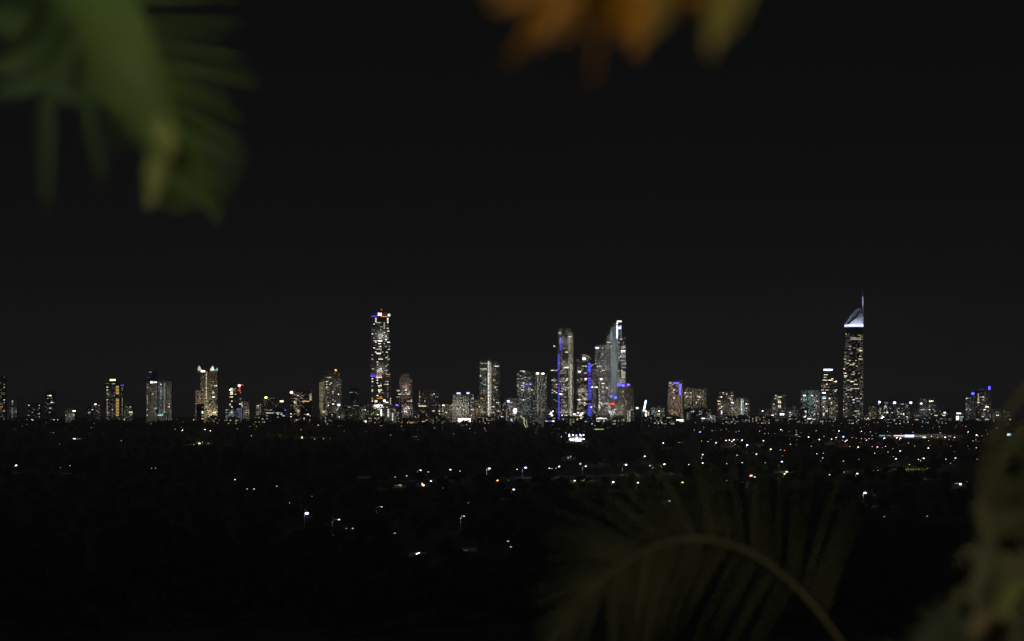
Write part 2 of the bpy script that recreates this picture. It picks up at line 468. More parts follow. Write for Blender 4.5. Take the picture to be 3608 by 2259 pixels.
bld('a16', LB, 'low block with blue-white office floors before the red-edged tower', 'office block', [(795, 832, 1441, 5950, 'blue', 'slab', None, .02, 'c'), (832, 853, 1437, 5960, 'blue', 'solid', None, .012, 'u')],
    W='815,1447,w3 815,1454,w3 798,1443,w2 797,1471,c2 812,1461,w2', R='797,828,1444,1472,.4,u0+c1+c0+w1')
bld('a17', OB, 'grey-brown block with a full-height white stairwell on its left edge', 'apartment block', [(850, 879, 1413, 5980, 'brown', 'plain', None, .055)], W='867,1440,r1 870,1444,p2,1.6', C='853,1418,1474,w3,1.1')
bld('a18', OB, 'slim pale slab with a fine white window grid, far from other towers', 'apartment block', [(902, 921, 1422, 5900, 'pale', 'grid', None, .045)],
    W='908,1428,w3,1.4 907,1436,w2,1.8 917,1424,w1', C='908,1440,1480,w1,1.6,.6 917,1430,1482,w0,1,.7', T='ground_lamp,909,1483,918,1487,w4')
bld('a19', OB, 'dark stepped block with a yellow-green mast lamp on its left roof', 'apartment block', [(945, 982, 1402, 6050, 'brown', 'slab', None, .01), (956, 975, 1396, 6056, 'brown', 'slab', None, .012), (926, 942, 1408, 6040, 'brown', 'grid', None, .011)],
    T='roof_lamp,986,1411,999,1417,p4', W='1005,1433,y2 960,1402,w0,3', R='930,985,1410,1450,.06,w0+o0')
mb = MB(); mb.tube([P(937, 1410, 6036), P(937, 1402, 6036)], .6); mb.build('mast', matte('steel_mast', (.3, .3, .3), .5), BL['a19'][0], -BL['a19'][0].location)
bulb('a19', 'mast_lamp', 937, 1401, 6035, 2.9, 'g4')
bld('a20', LB, 'teal-windowed dark office block in front of the yellow-lamp block', 'office block', [(938, 1008, 1441, 5900, 'dark', 'slab', None, .006, 't')],
    W='980,1442,c2,2 993,1442,c2 978,1455,c2,2.2 991,1455,c1,2 977,1461,w3 993,1460,w3 999,1467,c3,1.6 994,1481,w3 978,1480,w2 1013,1445,b3 945,1455,w2,3 956,1453,w2,3 953,1444,w1,2 938,1447,w1 1004,1493,c3,1.8 955,1493,w1,2.5 978,1470,w1 925,1475,y2 934,1474,y2', R='940,1005,1446,1485,.07,c0+c1+t0')
bld('a21', OB, 'brown block with dense warm windows and a pink-white corner beacon', 'apartment block', [(1022, 1098, 1376, 6000, 'brown', 'grid', None, .014), (1090, 1099, 1384, 5996, 'brown', 'slab', None, .01)],
    W='1052,1393,p3 1066,1394,p2,1.6 1041,1406,y3,1.6 1040,1412,y3 1066,1406,p2 1040,1421,w3,1.4 1041,1426,y2 1052,1447,y3,1.4 1051,1441,y2 1041,1448,y2 1040,1434,w2 1020,1457,w3 1021,1467,w3 1062,1461,w2,2 1063,1468,w3',
    C='1094,1388,1412,y2,1', R='1035,1072,1388,1464,.28,y1+p1+w1+a1+y2 1024,1036,1380,1466,.05,p0', T='balcony_lights,1064,1413,1092,1416,o3 balcony_lights,1070,1410,1080,1413,a2')
bulb('a21', 'corner_beacon', 1027, 1383, 5985, 3.2, 'm4')
bld('a22', OB, 'unlit dark block at the foot of the warm-windowed brown block', 'apartment block', [(1058, 1096, 1437, 5900, 'dark', 'grid', None, .005)], W='1083,1461,w4,1.8 1091,1465,w2 1077,1458,w1,2 1083,1443,w0')
bld('a23', AT, 'narrow cream tower wing banded floor by floor with yellow light', 'apartment tower', [(1126, 1144, 1337, 6010, 'gold', 'slab', None, .05, 'y')], C='1132,1350,1440,y1,2.6 1141,1346,1400,y0,1.6,.8')
bld('a24', AT, 'grey tower with a red aircraft beacon on its flat roof', 'apartment tower', [(1170, 1203, 1311, 6000, 'beige', 'grid', None, .035), (1142, 1172, 1318, 6020, 'grey', 'slab', None, .014), (1143, 1168, 1309, 6030, 'grey', 'slab', None, .012)],
    W='1154,1332,w2,2 1163,1329,w3,1.6 1153,1346,w3 1168,1350,w3,1.4 1154,1354,y2 1165,1354,w2 1152,1362,w3,1.5 1170,1378,w2 1169,1386,w2 1195,1390,w3 1182,1371,w1 1173,1408,w2 1174,1424,w4,1.4 1157,1428,w3 1150,1433,w2 1185,1349,w1 1197,1349,w0 1155,1375,w1 1155,1382,w1 1177,1413,w2 1194,1320,y0',
    R='1146,1170,1325,1430,.22,w0+w0+w1+y0 1172,1202,1330,1455,.07,w0')
bulb('a24', 'aircraft_beacon', 1183, 1304, 6000, 2.0, 'o4'); bulb('a24', 'roof_lamp', 1194, 1427, 5980, 2.9, 'u4')
strip('a24', 'wall_mast', 1183, 1305, 1183.6, 1311, 'o0')
bld('a25', LB, 'low pale block with broad piers below the red-beacon tower', 'apartment block', [(1192, 1216, 1440, 5930, 'pale', 'piers', None, .03)], W='1190,1472,w3')
bld('a26', LB, 'dark low block with blue windows at the red-beacon tower foot', 'apartment block', [(1148, 1186, 1458, 5900, 'grey', 'grid', None, .012)], C='1168,1460,1490,c1,1', W='1168,1461,w2 1160,1477,w4,1.3 1160,1486,w4,1.3 1138,1460,w2 1138,1468,w1 1128,1486,w2 1138,1486,w2', R='1150,1184,1462,1485,.12,w0+c0')
bld('a27', AT, 'faint glass tower almost lost against the sky left of the tallest left tower', 'apartment tower', [(1232, 1262, 1366, 6200, 'blue', 'slab', None, .007)], W='1235,1383,w2 1243,1382,c1 1252,1382,c1 1256,1362,w1 1240,1384,w1', R='1234,1260,1380,1425,.08,c0+w0')
bld('a28', LB, 'long low hotel row with blue-white rooftop lights', 'hotel block', [(1215, 1312, 1425, 5950, 'grey', 'grid', None, .012), (1262, 1290, 1430, 5940, 'pale', 'piers', None, .03)],
    W='1232,1426,w3,2 1246,1426,b2,3 1258,1427,w2,1.6 1267,1426,w2 1236,1462,y2 1288,1430,w1 1285,1444,w3 1279,1446,w2 1230,1436,w2,2 1278,1442,y2 1298,1449,w2 1268,1473,r1', R='1218,1308,1430,1470,.08,w0+w1+y0+p0')
bld('a29', 'skyscraper', 'tallest tower of the left half, with a blue, white and red lit crown and belt', 'skyscraper',
    [(1309, 1375, 1119, 6000, 'dark', 'slab', None, .05), (1308, 1362, 1100, 6004, 'violet', 'solid', None, .012, 'v'), (1362, 1376, 1104, 6004, 'violet', 'solid', None, .012)],
    C='1323,1119,1135,w3,1 1368,1122,1138,w3,1 1356,1136,1160,w2,1 1360,1180,1200,w2,1,.7 1344,1228,1246,w1,1 1348,1282,1310,w1,1,.7 1314,1335,1440,y2,1,.35 1366,1335,1440,y1,1,.35',
    W='1333,1137,w2,3 1344,1152,w2,1.6 1318,1143,w3 1338,1166,w1,4 1356,1171,w3,1.2 1368,1158,w3,1.3 1368,1167,w3,1.4 1314,1176,w3 1325,1178,w2 1340,1180,w2,3 1340,1186,w2,2 1340,1191,w3,1.6 1318,1190,w2 1360,1186,w3,1.5 1362,1195,w3,1.3 1339,1199,w4,3 1324,1202,w3 1323,1206,w3 1359,1195,w2 1369,1204,c3,1.8 1337,1213,w3,1.8 1335,1219,w2 1340,1223,w3,1.4 1318,1227,w3 1371,1219,w2 1331,1232,w3 1340,1232,w3 1370,1233,w3,1.4 1323,1241,w3 1334,1246,w4,2.6 1363,1243,w3,1.4 1313,1265,w2 1341,1265,w3,3 1362,1261,w3,1.5 1369,1265,g2,1.6 1332,1274,w3,1.3 1332,1284,p2 1363,1290,w2 1341,1298,w3,2 1314,1298,y2,1.4 1362,1303,w2,1.5 1332,1306,w3 1334,1312,w3,1.8 1344,1318,w2 1314,1334,y3 1314,1343,y3 1330,1340,y3 1331,1348,y3 1338,1358,y3,2.4 1366,1356,y3 1358,1353,y2,2 1368,1344,w2 1359,1344,w2 1339,1372,y3,2.6 1314,1373,y3 1337,1365,y2 1337,1381,y3,1.4 1331,1392,y3,1.3 1338,1404,o2,4 1342,1398,o3 1314,1404,y2 1314,1414,y3 1364,1177,r2 1339,1279,r2 1348,1384,w1,2 1346,1243,w2,2 1353,1220,w1',
    R='1326,1346,1130,1320,.14,w1+w2+w1,.8 1355,1372,1130,1320,.14,w1+w2,.8 1311,1322,1140,1320,.1,w1+w2,.8 1328,1346,1330,1400,.25,y1+y2,.8',
    T='crown_band,1309,1112,1329,1117,v2 crown_panel,1309,1101,1330,1111,v0 crown_lamp,1332,1103,1344,1112,w4 crown_panel,1346,1101,1353,1111,r1 crown_band,1344,1114,1362,1117,o3 crown_lamp,1366,1106,1375,1115,w3 belt_band,1306,1318,1320,1320,v3 belt_band,1306,1323,1320,1328,v3 belt_panel,1324,1320,1345,1326,m2 belt_panel,1346,1319,1351,1327,r1 belt_lamp,1324,1327,1346,1332,w3 belt_band,1360,1318,1375,1321,a2 belt_band,1362,1325,1375,1327,a2')
bulb('a29', 'aircraft_beacon', 1344, 1091, 6000, 1.6, 'r3')
mb = MB(); mb.tube([P(1344, 1101, 6008), P(1344, 1091, 6002)], .7); mb.build('mast', matte('steel_mast', (.3, .3, .3), .5), BL['a29'][0], -BL['a29'][0].location)
bld('a30', OB, 'podium with vertical white light fins under the tallest left tower', 'hotel podium', [(1306, 1385, 1425, 5930, 'grey', 'grid', None, .02), (1312, 1330, 1440, 5920, 'teal', 'slab', None, .035, 'g'), (1386, 1404, 1432, 5925, 'pale', 'solid', None, .05)],
    T='light_fin,1328,1458,1333,1486,w4,f light_fin,1341,1442,1346,1486,w4,f light_fin,1365,1440,1371,1467,w3,f light_fin,1374,1400,1378,1425,w3,f light_fin,1381,1455,1386,1483,w3 roof_lamp,1350,1409,1358,1416,w4 roof_lamp,1358,1416,1368,1420,w4 roof_lamp,1320,1410,1330,1418,w3',
    W='1322,1430,w4 1331,1437,w3 1322,1437,w2 1345,1431,w4,1.5 1349,1436,w3,1.8 1313,1455,g2 1310,1462,g2 1316,1455,g2 1308,1466,g1 1390,1443,w2 1364,1437,w2 1316,1486,w3 1326,1484,w3', R='1308,1382,1440,1480,.08,w0+w1+g0')
bld('a31', OB, 'dark block with violet-blue lamps beside the brown setback tower', 'apartment block', [(1396, 1412, 1425, 5920, 'dark', 'grid', None, .01)], W='1402,1457,y2 1404,1423,p2 1405,1432,p2 1404,1475,w2 1397,1460,w1', T='blue_sign,1394,1425,1402,1430,v4')
bld('a32', AT, 'brown setback tower with lit white floors below its shoulder', 'apartment tower', [(1408, 1453, 1329, 6000, 'beige', 'grid', None, .03, 'p'), (1415, 1441, 1318, 6006, 'beige', 'plain', None, .04, 'p'), (1416, 1454, 1420, 5980, 'steel', 'grid', None, .03)],
    W='1439,1353,r2,1.4 1446,1353,p2 1402,1377,w3 1430,1376,w4,1.5 1409,1388,w3,2 1414,1388,w2 1438,1388,w3,2 1441,1383,w2,1.6 1403,1390,w2 1446,1378,w2 1440,1414,y2,2 1449,1416,w3 1447,1409,w2 1429,1441,w3,1.6 1441,1441,w3,1.4 1432,1433,w2 1440,1432,w3 1402,1400,w2,2 1433,1463,r2,2', R='1410,1450,1376,1395,.3,w1+w2 1418,1452,1425,1445,.25,c0+c1+w1', T='roof_edge_light,1398,1374,1408,1379,w2')
bld('a33', OB, 'wide dark twin block with a thin rooftop mast', 'apartment block', [(1475, 1512, 1378, 6050, 'brown', 'grid', None, .01), (1513, 1545, 1380, 6040, 'brown', 'piers', None, .011)],
    W='1479,1400,w3,1.4 1474,1407,w1 1499,1414,w3 1497,1411,w1 1538,1397,w2,1.8 1528,1391,w3,1.4 1525,1395,w2 1528,1446,w3,1.8 1481,1414,w1 1476,1423,w2,1.5 1530,1427,w1,3 1491,1452,w1,1.6', C='1476,1378,1435,w1,.8,.5', R='1480,1510,1385,1460,.05,w0 1515,1542,1385,1460,.04,w0+y0', T='balcony_light,1475,1429,1501,1432,y3')
mb = MB(); mb.tube([P(1516, 1380, 6050), P(1516, 1366, 6050)], .8); mb.build('mast', matte('steel_mast', (.3, .3, .3), .5), BL['a33'][0], -BL['a33'][0].location)
bld('a34', OB, 'low olive block spotted with yellow-white windows left of the lamp-roofed slab', 'apartment block', [(1545, 1594, 1428, 6000, 'olive', 'grid', None, .02)],
    W='1562,1430,w4,1.6 1550,1430,w2 1591,1430,w3 1527,1446,w3 1575,1454,w3,1.3 1591,1443,w2 1527,1459,y3 1563,1440,w2 1563,1446,w2', C='1563,1434,1460,w1,1,.7', R='1548,1592,1432,1465,.18,y0+w0+y1')
bld('a35', AT, 'pale slab with two bright lamps on its stepped roof, above the billboard', 'apartment tower', [(1594, 1626, 1390, 5990, 'pale', 'plain', None, .09, 'p'), (1608, 1656, 1379, 6010, 'pale', 'solid', None, .06), (1627, 1652, 1394, 5985, 'pale', 'grid', None, .055), (1653, 1670, 1388, 6000, 'grey', 'grid', None, .02)],
    W='1667,1405,w3 1663,1442,w3,2.4 1657,1430,w1 1660,1421,w1 1668,1443,w3 1660,1462,w3 1664,1437,w1,2', R='1628,1652,1396,1455,.1,w0 1654,1669,1400,1470,.2,w0+w1')
strip('a35', 'roof_lamp', 1609, 1383, 1622, 1388, 'u4'); strip('a35', 'roof_lamp', 1644, 1383, 1654, 1388, 'u4')
bld('a36', AT, 'tall dark tower marked by two full-height dotted white lines', 'apartment tower', [(1690, 1719, 1270, 6010, 'steel', 'grid', None, .025), (1718, 1732, 1264, 6000, 'pale', 'solid', None, .05), (1731, 1760, 1268, 6010, 'brown', 'grid', None, .016), (1686, 1715, 1396, 5990, 'olive', 'grid', None, .025)],
    C='1719,1276,1480,w3,.9 1731,1279,1482,w2,.9', W='1697,1282,w2,1.4 1712,1282,w2,2 1697,1301,w2,2 1708,1301,w3,3 1695,1327,w3 1712,1336,w2 1697,1351,w2 1708,1338,w1,3 1708,1354,w2,2 1748,1292,p4,1.8 1755,1292,p3 1741,1319,w2,2 1742,1341,a3,1.4 1748,1363,w3,1.3 1749,1372,w2 1741,1358,w1 1712,1395,w4,2 1697,1405,a3,2 1690,1435,p3,1.3 1695,1405,w2 1738,1434,w3,1.6 1742,1455,w2 1736,1478,w2 1742,1408,w2',
    R='1692,1716,1275,1390,.1,w0+w1+c0 1734,1758,1290,1470,.12,w0+w1+y0+a0 1688,1714,1410,1470,.15,y0+y1+w1')
bld('a37', OB, 'crowded low block of many small white and red windows', 'apartment block', [(1747, 1782, 1410, 5980, 'dark', 'grid', None, .012)], W='1751,1420,w3 1757,1421,w3 1755,1426,w2 1754,1450,w3,1.6 1759,1447,w2 1762,1456,r2 1765,1470,w3', R='1748,1780,1416,1478,.34,w1+w2+w0+p1+c1+a1')
bld('a38', OB, 'low block topped by a round blue-white lamp, full of pinkish windows', 'apartment block', [(1782, 1822, 1404, 5985, 'grey', 'grid', None, .018)], W='1804,1421,w3 1804,1434,p2 1795,1440,w2 1806,1460,w3', R='1784,1818,1418,1475,.3,p1+w1+w2+p2+o1+r0 1781,1788,1455,1482,.8,c1')
bulb('a38', 'roof_lamp', 1791, 1414, 5970, 3.0, 'u4')
panel('a38', 'lit_screen', [(1808, 1446), (1811, 1440), (1818, 1438), (1821, 1444), (1820, 1452), (1817, 1458), (1811, 1457)], 5960, 3, glow('w4'))
strip('a38', 'blue_sign', 1799, 1475, 1805, 1486, 'u3')
bld('a39', AT, 'rounded teal-grey tower with a patch of blue-lit windows', 'apartment tower', [(1830, 1877, 1307, 6010, 'steel', 'grid', None, .022), (1821, 1830, 1314, 6000, 'grey', 'plain', None, .035), (1877, 1886, 1312, 6004, 'grey', 'slab', None, .012)],
    W='1822,1322,w2 1823,1333,w3 1833,1323,y2 1831,1313,w1 1867,1351,b3 1858,1354,b3 1863,1354,v3 1870,1354,w3 1844,1348,w3,1.5 1842,1357,c3 1844,1360,c3,2 1838,1360,c3 1847,1363,c3 1842,1372,w3,2 1862,1372,y2,2 1866,1368,y2,2 1873,1376,w3 1865,1381,w3,1.5 1832,1367,w2 1840,1385,w2 1837,1335,w2 1849,1332,w2 1848,1317,w1 1838,1407,w2 1845,1407,w3 1853,1407,p2 1848,1442,w2 1864,1442,w1',
    C='1879,1385,1440,w1,.8,.8', R='1834,1874,1380,1460,.42,c0+c0+w0+c1 1832,1876,1320,1380,.13,w1+c1+w0', T='roof_lamp,1832,1306,1846,1309,w2 roof_lamp,1842,1307,1849,1311,w3')
bld('a40', AT, 'paler round-shouldered tower joined to the blue-patch tower, two lamps on top', 'apartment tower', [(1886, 1916, 1312, 5990, 'pale', 'plain', None, .03), (1914, 1927, 1318, 5996, 'pale', 'piers', None, .03)],
    C='1896,1322,1350,y2,.8 1896,1351,1458,w2,1 1908,1322,1350,y1,.8 1908,1351,1460,w1,.9,.85 1918,1340,1440,w0,.8,.5', W='1919,1352,w3 1923,1331,w1 1891,1423,o1 1924,1345,w1', T='roof_lamp,1889,1313,1899,1319,w4 roof_lamp,1908,1314,1918,1319,w4')
bld('a41', OB, 'dark annex left of the blue-and-gold striped tower', 'apartment block', [(1943, 1964, 1304, 6020, 'dark', 'slab', None, .014)], W='1946,1306,w3,1.4 1954,1303,w2 1960,1306,w3,1.3 1947,1342,w3,1.3 1955,1340,w2 1954,1346,w2 1955,1352,r1 1961,1352,p3 1959,1362,w2 1947,1375,w2 1954,1379,w3 1947,1384,w2 1961,1384,w3 1954,1407,w1 1961,1412,p2 1953,1366,w1', R='1945,1962,1310,1470,.14,w0+w1+p1')
bld('a42', 'skyscraper', 'tall twin-slab tower with one blue and one gold full-height light stripe', 'skyscraper', [(1965, 2008, 1250, 6000, 'dark', 'slab', None, .02), (1970, 2012, 1160, 6012, 'grey', 'slab', None, .02), (2003, 2020, 1172, 5995, 'pale', 'plain', None, .05), (1969, 1978, 1157, 6000, 'pale', 'piers', None, .04), (2002, 2012, 1158, 6000, 'grey', 'piers', None, .03)],
    W='1973,1170,w2,1.4 1973,1176,y2,1.4 2009,1187,w4,2 2005,1177,w2 2012,1186,w3 2011,1200,w3,1.3 1997,1242,w3,2 2011,1214,y2 1996,1296,w4,2.6 1989,1296,w3,1.4 1999,1297,w3 1985,1301,w2 2011,1249,w2 2011,1259,w2 1984,1333,w2 2001,1333,w3 1996,1338,w3,1.5 1994,1346,w2 1977,1346,w3 1990,1365,p2 1995,1373,w3 1975,1388,w4,2 1980,1388,w3,2 1987,1420,w2,2 1993,1428,w3,1.4 1994,1454,w2,1.6 1994,1461,w3,1.8 1978,1463,y3 1985,1471,p3 1990,1472,r2 2008,1471,w4 1996,1470,w2',
    R='1977,2000,1260,1470,.24,w1+w2+w1+y1+p1', C='2005,1190,1212,y2,1',
    T='blue_light_stripe,1973,1189,1979,1234,b3,f blue_light_stripe,1966,1238,1972,1242,v1 blue_light_stripe,1965,1247,1972,1305,b3,f blue_light_stripe,1966,1308,1972,1362,v2,f blue_light_stripe,1966,1362,1973,1476,b3,f gold_light_stripe,2003,1214,2010,1237,a2,f gold_light_stripe,2008,1281,2014,1474,y2,f')
bulb('a42', 'aircraft_beacon', 1953, 1220, 6000, 1.7, 'y3')
mb = MB(); mb.tube([P(1953, 1220, 6010), P(1970, 1221, 6010)], .5); mb.build('jib', matte('steel_mast', (.3, .3, .3), .5), BL['a42'][0], -BL['a42'][0].location)
bld('a43', 'skyscraper', 'dark tower with a slanting lit roof fin and a broad blue light stripe', 'skyscraper', [(2034, 2074, 1274, 6000, 'dark', 'slab', None, .02), (2073, 2086, 1268, 5990, 'blue', 'slab', None, .02), (2087, 2099, 1300, 5996, 'violet', 'plain', None, .03), (2033, 2038, 1266, 6004, 'grey', 'solid', None, .03)],
    W='2054,1289,w3,1.5 2064,1289,w3,1.8 2042,1310,w4,1.8 2047,1306,w2 2063,1314,w3,1.6 2056,1301,w1 2064,1333,w4,1.6 2048,1333,y2,2 2063,1342,y2,2 2040,1407,w4,2 2048,1407,w3 2057,1403,w3,1.5 2089,1285,w2,1.6 2087,1290,w2 2085,1366,w4,1.6 2100,1366,w4,2 2085,1434,w4 2106,1434,w3 2057,1421,p3 2060,1428,w2 2088,1457,w3 2106,1455,y3 2052,1370,y2,2 2058,1289,w1',
    R='2042,2072,1355,1425,.38,y1+y2+p1+w2,1.6 2038,2072,1295,1350,.07,w1+y1 2038,2072,1430,1470,.18,w1+y1',
    T='blue_light_stripe,2071,1277,2082,1312,b3,f blue_light_stripe,2071,1316,2082,1322,v2 blue_light_stripe,2071,1330,2082,1338,v3 blue_light_stripe,2072,1338,2084,1408,b3,f blue_light_stripe,2072,1418,2084,1476,b3,f')
panel('a43', 'roof_fin', [(2050, 1274), (2051, 1250), (2056, 1250), (2080, 1259), (2088, 1268), (2084, 1274)], 6002, 22, wallmat('steel'))
bulb('a43', 'roof_lamp', 2058, 1264, 5995, 3.2, 'w4')
mb = MB(); mb.tube([P(2052, 1250, 6000), P(2060, 1251, 6000), P(2070, 1254, 6000), P(2080, 1259, 6000)], [1.2, 1.2, 1, .7]); mb.build('roof_edge_light', glow('w1'), BL['a43'][0], -BL['a43'][0].location)
bld('a44', AT, 'grey pier-and-window tower with a blue-white sign at its top left corner', 'apartment tower', [(2096, 2151, 1217, 6030, 'grey', 'piers', None, .03)],
    W='2123,1229,w2 2122,1245,c2,1.4 2124,1250,t3,2 2143,1244,w1 2135,1240,w1 2095,1281,c2 2103,1292,c3 2110,1292,c3 2119,1292,w3,1.3 2097,1270,w1 2118,1269,w1 2136,1292,w1 2125,1306,w3,1.5 2119,1310,y2 2137,1302,w2,1.4 2138,1277,w1 2106,1233,t2 2104,1303,w1 2135,1285,w1,2', R='2098,2150,1225,1330,.14,w0+w1+c0+c1', T='corner_sign,2098,1223,2111,1229,u4')
bld('a45', OB, 'pale portal-framed block, a glazed grid within a thick white frame', 'apartment block', [(2114, 2142, 1340, 5970, 'steel', 'grid', None, .03), (2109, 2115, 1331, 5960, 'pale', 'solid', None, .05, 'p'), (2141, 2147, 1331, 5960, 'pale', 'solid', None, .06, 'p'), dict(x0=2114.6, x1=2141.4, ytop=1331, D=5961, wall='pale', style='solid', Lw=.05, fc='p', ybase=1344)],
    W='2125,1353,w3,1.6 2124,1359,w3 2138,1367,w3 2122,1366,w2 2125,1380,w2,1.6 2122,1386,w1 2112,1394,w2 2123,1400,c2,1.5 2106,1395,w1 2124,1408,b2 2107,1435,w3 2135,1435,w2', R='2116,2140,1348,1465,.3,w0+c0+w1+c1', T='corner_sign,2111,1333,2122,1338,u4')
bld('a46', 'skyscraper', 'stepped blue-grey tower with a white and blue lit mast head', 'skyscraper', [(2151, 2174, 1152, 6010, 'steel', 'solid', None, .035, 'c'), (2172, 2190, 1128, 6004, 'dark', 'slab', None, .03), (2144, 2153, 1170, 6016, 'grey', 'grid', None, .025), (2137, 2146, 1185, 6022, 'grey', 'grid', None, .02), (2162, 2174, 1138, 6012, 'grey', 'grid', None, .02), (2146, 2174, 1428, 5980, 'grey', 'grid', None, .03)],
    C='2156,1172,1200,c2,.9 2156,1204,1430,c1,.8,.85 2172,1154,1195,c2,.8 2171,1196,1390,c1,.9', W='2138,1209,w3 2145,1209,w3 2152,1219,w3 2180,1205,w2 2180,1248,w2 2186,1255,w3 2180,1262,w2 2152,1308,w2 2180,1310,w2 2153,1260,w1 2156,1442,b2 2156,1412,w1 2164,1445,w1',
    R='2176,2188,1200,1330,.3,w0+w1+c1 2148,2172,1430,1475,.25,w0+w1+c0', T='crown_lamp,2174,1130,2190,1135,w4 crown_strip,2172,1137,2177,1143,w4 crown_strip,2172,1146,2177,1192,u4 crown_strip,2186,1164,2190,1190,w1 crown_sign,2177,1152,2189,1160,u4 crown_sign,2183,1146,2189,1152,b4 red_light,2146,1421,2155,1426,r4 red_light,2156,1421,2165,1426,r4 blue_light,2149,1395,2158,1399,b4 blue_light,2166,1398,2174,1404,b4')
bld('a47', AT, 'narrow grey side tower with banded yellow floors, right of the white mast head', 'apartment tower', [(2188, 2206, 1190, 5996, 'grey', 'slab', None, .04)],
    W='2198,1219,w2,2 2196,1228,y2,3 2196,1237,w4,3 2196,1242,w2,3 2196,1250,y2,3 2196,1254,y2,3 2196,1260,u2,3 2196,1269,u2,3 2196,1278,y2,3 2202,1278,y3 2198,1287,c1,3 2198,1296,w1,3 2190,1307,y3 2196,1308,y2,3 2196,1313,y3,3 2196,1318,y2,3 2196,1323,y2,3 2196,1331,y3,3', T='shoulder_lamp,2184,1193,2193,1197,w3')
bld('a48', OB, 'dark broad block with three blue-violet lamps on its roof line', 'apartment block', [(2175, 2234, 1366, 5985, 'brown', 'grid', None, .008)],
    W='2195,1380,w2 2197,1393,y1 2200,1403,y1 2196,1430,y2 2194,1439,w2 2194,1474,w2 2192,1487,r2 2193,1495,y3 2207,1413,w1,2 2195,1399,w1', R='2178,2230,1372,1480,.07,w0+y0+p0', T='blue_roof_lamp,2176,1351,2188,1361,b4 blue_roof_lamp,2191,1355,2200,1361,b4 blue_roof_lamp,2209,1353,2219,1359,v4')
bld('a49', LB, 'low block with two cream light columns below the blue-violet roof lamps', 'apartment block', [(2209, 2235, 1444, 5960, 'dark', 'slab', None, .02)], C='2213,1448,1490,y2,.8 2220,1448,1492,y2,.9', W='2226,1446,y2,2 2232,1438,y1', R='2224,2234,1450,1480,.2,w0')
bld('a50', OB, 'small dark block with white window columns under the leaning cyan light bar', 'apartment block', [(2260, 2288, 1446, 5980, 'steel', 'grid', None, .015)], C='2276,1448,1492,w4,1.4 2285,1454,1494,w3,1,.85 2265,1455,1480,w0,1,.5')
bulb('a50', 'roof_lamp', 2245, 1438, 5975, 2.2, 'w4')
panel('a50', 'leaning_light_bar', [(2265, 1449), (2271, 1449), (2279, 1411), (2273, 1411)], 5975, 3, glow('c4'))
bld('a51', OB, 'pale low slab with shell-white walls left of the blue-cornered tower', 'apartment block', [(2295, 2308, 1436, 5990, 'pale', 'plain', None, .085, 'c'), (2308, 2342, 1437, 5995, 'olive', 'grid', None, .035)], W='2333,1435,w3,1.4 2325,1448,w4,1.2 2324,1456,w3 2338,1469,w3 2311,1481,w3 2325,1465,w1 2326,1481,y2', R='2310,2341,1442,1478,.1,w0+y0')
bld('a52', AT, 'beige tower with bright blue lights along its top right corner', 'apartment tower', [(2354, 2407, 1342, 6000, 'beige', 'plain', None, .085, 'p')],
    W='2362,1350,y4,1.6 2362,1357,y3,2 2372,1356,y3,1.4 2377,1374,w4,1.3 2371,1376,w1 2376,1399,w3,1.3 2377,1404,w4,1.3 2383,1397,p1 2377,1416,w1 2370,1425,p1 2388,1428,p1 2378,1430,w1 2390,1443,o1 2372,1453,w2 2389,1463,o2 2378,1457,w1 2384,1350,u1,3 2384,1361,w2 2377,1364,w1', R='2364,2398,1364,1462,.16,y0+p0+o0+p1', T='blue_corner_light,2373,1348,2392,1352,b4 blue_corner_light,2393,1352,2400,1393,b4,9')
bld('a53', LB, 'bright podium of white lit floors beneath the beige blue-cornered tower', 'hotel podium', [(2350, 2417, 1474, 5930, 'dark', 'slab', None, .02)], W='2363,1478,w4,1.6 2374,1478,w4,1.6 2387,1478,w4,2 2394,1478,w4,2 2403,1478,w4,2 2404,1483,w3,2 2388,1487,w3,2 2396,1487,w3 2362,1491,w4,2 2370,1491,w3 2388,1492,w4,2 2378,1487,w2', R='2352,2415,1476,1500,.22,w1+w2+y1', T='entrance_light,2358,1495,2366,1500,u4 entrance_light,2367,1495,2381,1500,u4 entrance_light,2384,1494,2392,1499,u4')
bld('a54', AT, 'cream twin-slab block with regular pale piers, right of the blue-cornered tower', 'apartment tower', [(2411, 2450, 1369, 6005, 'gold', 'piers', None, .055), (2451, 2491, 1369, 6005, 'gold', 'piers', None, .06)],
    W='2414,1384,w3,1.3 2420,1383,p2 2432,1384,w2,2 2433,1397,w3,1.8 2467,1397,w3,1.6 2457,1411,w2 2467,1411,w1 2453,1420,w3 2417,1429,u2 2454,1426,y1 2420,1405,o0 2476,1411,w1', R='2413,2448,1374,1440,.12,y0+w0+p0 2453,2488,1374,1440,.05,y0')
bld('a55', OB, 'black-fronted block of white windows before the cream twin-slab block', 'apartment block', [(2412, 2452, 1443, 5930, 'dark', 'grid', None, .012), (2455, 2506, 1440, 5935, 'grey', 'grid', None, .014)],
    W='2449,1440,p4,2 2478,1473,w4,2 2493,1473,w2 2500,1465,w2 2440,1448,w3,2 2437,1452,w2,2 2464,1450,w2 2463,1462,w2 2474,1452,w1', C='2423,1454,1478,c1,1.2 2430,1454,1478,c0,1 2470,1446,1480,w1,1.2,.5', R='2434,2450,1446,1462,.4,c1+w1+c0 2457,2500,1446,1490,.18,w0+c0+w1')
bld('a56', LB, 'tiny blank white-walled block between the black-fronted and brown blocks', 'low block', [(2505, 2522, 1463, 5940, 'pale', 'solid', None, .06, 'c'), (2498, 2508, 1448, 5950, 'grey', 'grid', None, .03)], W='2496,1470,w0')
